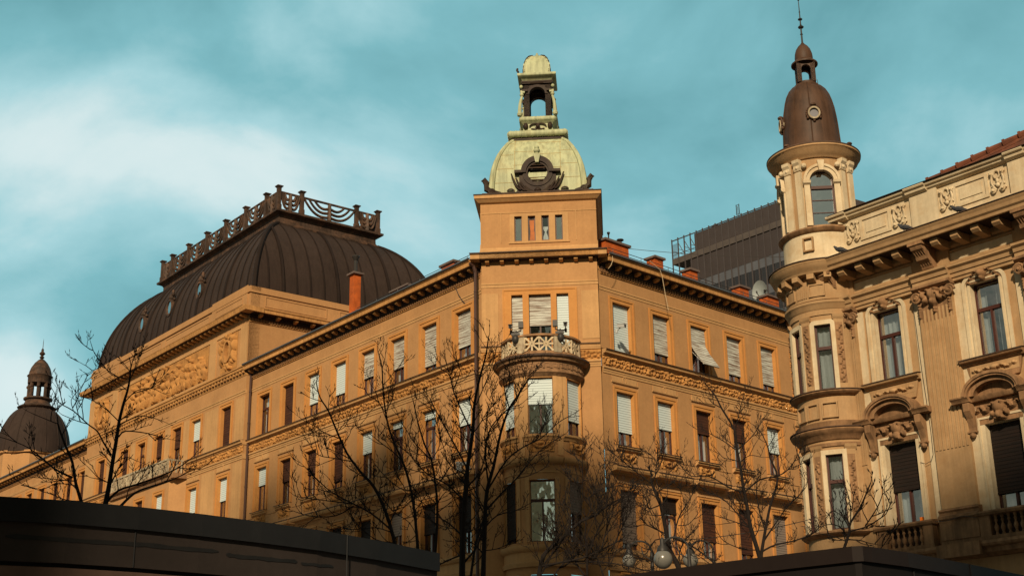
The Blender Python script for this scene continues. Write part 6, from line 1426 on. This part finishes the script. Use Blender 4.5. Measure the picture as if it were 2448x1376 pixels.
# ---------------------------------------------------------------- street lamps with glass globes
def lamp(lab, x, y, d, rg):
    p = pix(x, y, d); t = thing("street_lamp", lab, "lamp", (p.x+.55, p.y, 0), "globe street lamps behind the bare trees"); f = Fr((p.x, p.y), R_(90), R_(180)); z = p.z
    b = MB(f); b.tube([(.55, 0, 0), (.55, 0, z-.6), (.55, 0, z+.2)], [.09, .05, .04], 10); b.lathe(.55, 0, [(.2, 0), (.2, .3), (.12, .5), (.12, 1.0), (.08, 1.1)], 12)
    b.tube([(.55-.28*(1-math.cos(t_)), 0, z+.2+.26*math.sin(t_)) for t_ in [i*math.pi/12 for i in range(13)]], .022, 6); b.tube([(.55, 0, z+.0), (.35, 0, z+.12), (.3, 0, z+.3)], .015, 5); b.build("lamp_post", IRON, t, smooth=True)
    b = MB(f); b.lathe(0, 0, [(.02, z+rg+.26), (.05, z+rg+.2), (.05, z+rg+.12), (rg*.55, z+rg+.04), (rg*.6, z+rg*.85), (.02, z+rg*.85)], 14); b.build("lamp_cap", IRON, t, smooth=True)
    b = MB(f); b.ball(0, 0, z, rg, seg=22, rings=14); b.build("glass_globe", GLOBE, t, smooth=True)
lamp("leftmost globe street lamp, under the first window of the right wing", 1504, 1339, 33, .16); lamp("largest globe street lamp, middle one of three", 1585, 1336, 29, .20); lamp("rightmost globe street lamp, just above the right kiosk roof edge", 1651, 1338, 33, .18)
# ---------------------------------------------------------------- cables, cameras, dish, pigeons
def cable(name, lab, A, B, sag, rad, m):
    b = MB(); b.tube([A.lerp(B, i/14)+Vector((0, 0, -sag*4*(i/14)*(1-i/14))) for i in range(15)], rad, 4); return tag(b.build(name, m, None), lab, "cable")
cable("overhead_cable", "thin dark cable stretched from the green-domed tower towards the office tower", pix(1448, 588, 57), pix(1905, 614, 60), .15, .012, IRON)
cable("overhead_cable", "thin wire low between the bare trees of the side street", pix(1600, 1292, 34), pix(1945, 1238, 36), .1, .012, IRON)
def onF(fr, x, y, n_):      # point of a wall seen at a photo pixel -> its own (u,n,z)
    v = (x-1224)*CX-(y-688)*CY+FPX*CZ; v = v/math.hypot(v.x, v.y); O = fr.O+fr.n*n_; a, b_, c_, d_ = v.x, -fr.u.x, v.y, -fr.u.y; det = a*d_-b_*c_
    t = (O.x*d_-b_*O.y)/det; u = (a*O.y-c_*O.x)/det; return (u, n_, 1.6+t*v.z)
def wire(name, fr, pts, n_, m, root, rad=.012): b = MB(fr); b.tube([onF(fr, x, y, n_) for x, y in pts], rad, 4); b.build(name, m, root)
wire("hanging_cord", FR, [(1553, 623), (1578, 645), (1583, 660), (1590, 700), (1598, 741)], .72, CREAM, BL)
wire("hanging_cord", FR, [(1464, 612), (1465, 622), (1460, 635), (1454, 642)], .62, CREAM, BL)
wire("loose_cable", FL, [(1088, 684), (1096, 704), (1104, 717), (1113, 727)], .05, IRON, BL, .02)
wire("facade_cable", FF, [(2181.6, 722), (2189, 773.6), (2204.7, 890), (2217, 970), (2225, 1027), (2231, 1084), (2226, 1101), (2213, 1108), (2200, 1104)], .09, IRON, SB, .008)
wire("facade_cable", FF, [(2236, 1246), (2262, 1244), (2300, 1232), (2334, 1236)], .33, IRON, SB, .008)
def cctv(lab, f, u, n_, z, m, s=1, arm=True, grp=None):
    t = thing("security_camera", lab, "camera", tuple(f.p(u, n_, z)), grp); b = MB(f)
    b.tube([(u, n_-.25, z-.12), (u, n_-.1, z-.02), (u, n_, z)], .022*s, 6); b.tube([(u, n_-.27, z-.2), (u, n_-.27, z-.04)], .05*s, 8); b.build("bracket", m, t)
    b = MB(f); b.prism([(n_-.16*s, z+.02), (n_+.20*s, z-.06*s), (n_+.20*s, z+.06*s), (n_-.16*s, z+.14*s)], u-.07*s, u+.07*s); b.prism([(n_-.18*s, z+.145*s), (n_+.25*s, z+.065*s), (n_+.25*s, z+.085*s), (n_-.18*s, z+.165*s)], u-.085*s, u+.085*s); b.build("camera_body", m, t)
    b = MB(f); b.tube([(u, n_+.20*s, z), (u, n_+.215*s, z)], .045*s, 10); b.build("lens", DARK, t)
    return t
def cluster(lab, u0, sg):
    a = math.atan2(u0-BC, 1.45); f = FC; n0 = BNn+RB*math.cos(math.asin(min(1, abs(u0-BC)/RB))); t = cctv(lab, f, u0+sg*.22, n0+.1, 17.72, IRON, 1.0, grp="dark cameras clamped on the round balcony")
    b = MB(f); b.tube([(u0+sg*.25, n0-.1, 17.6), (u0, n0, 17.55), (u0-sg*.2, n0, 17.62)], .03, 6); b.tube([(u0, n0, 17.3), (u0, n0, 17.62)], .035, 6); b.tube([(u0-sg*.2, n0, 17.6), (u0-sg*.2, n0, 17.75)], .02, 6)
    b.box(u0-sg*.2-.1, u0-sg*.2+.1, n0-.08, n0+.1, 17.72, 17.98); b.box(u0-.2, u0+.15, n0-.05, n0+.05, 17.42, 17.52); b.build("mounting_arm", IRON, t)
    b = MB(f); b.ball(u0+sg*.02, n0+.12, 17.22, .15, .20, 12, 8); b.build("dome_housing", IRON, t, smooth=True)
cluster("black camera cluster on the left part of the round balcony rail", 1.52, -1); cluster("black camera cluster on the right part of the round balcony rail", 3.32, 1)
cctv("white security camera on a bracket beside the first top-floor window of the right wing", FR, .62, .62, 18.02, WHITE, 1.05)
cctv("white camera on the hood below the nearest left-wing window", FL, .55, .55, 12.45, WHITE, .8)
b = MB(FL); b.box(1.05, 1.21, .32, .46, 12.3, 12.62); b.box(1.03, 1.23, .30, .48, 12.62, 12.67); o = b.build("junction_box", WHITE, None); tag(o, "small pale box standing on the window hood left of the drainpipe", "box")
pS = FR.p(13.2, -1.2, 22.35); t = thing("satellite_dish", "pale satellite dish behind the last brick chimney beside the turret", "satellite dish", (pS.x, pS.y, 21.4)); f = Fr((pS.x, pS.y), R_(128), R_(218))
b = MB(f); k = 22; rows = []
for rr in (0.001, .2, .38, .52):
    rows.append([b.V(.8*rr*math.cos(6.2832*j/k), .18*rr*rr/.27, 22.75+1.15*rr*math.sin(6.2832*j/k)-.1*rr*rr) for j in range(k)])
for a, c_ in zip(rows, rows[1:]):
    for j in range(k): b.F(a[j], a[(j+1) % k], c_[(j+1) % k], c_[j])
b.build("dish", DISH, t, smooth=True)
b = MB(f); b.tube([(0, -.05, 21.3), (0, -.05, 22.75)], .035, 8); b.build("mast", IRON, t); b = MB(f); b.tube([(0, .05, 22.3), (0, .5, 22.6)], .02, 5); b.tube([(0, .48, 22.55), (0, .52, 22.68)], .04, 8); b.build("receiver_arm", ZINC, t)
def pigeon(lab, x, y):
    p = onF(FF, x, y, .93); f = FF.sub(p[0], p[1]); z = 15.56; t = thing("pigeon", lab, "pigeon", tuple(f.p(0, 0, z)), "pigeons on the cornice of the turret building"); b = MB(f)
    b.tube([(.20, 0, z+.30), (.15, 0, z+.24), (.10, 0, z+.18), (0, 0, z+.14), (-.10, 0, z+.10), (-.2, 0, z+.06), (-.28, 0, z+.03)], [.02, .045, .06, .085, .075, .04, .02], 8); b.tube([(.20, 0, z+.30), (.245, 0, z+.285)], [.015, .003], 5)
    b.tube([(.03, .02, z), (.03, .02, z+.1)], .008, 4); b.tube([(.03, -.02, z), (.03, -.02, z+.1)], .008, 4); b.build("body", PIGEON, t, smooth=True)
pigeon("dark pigeon on the cornice nearest the turret", 2008, 600); pigeon("dark pigeon on the cornice below the second lyre ornament", 2163, 548); pigeon("dark pigeon furthest right on the cornice", 2292, 516)
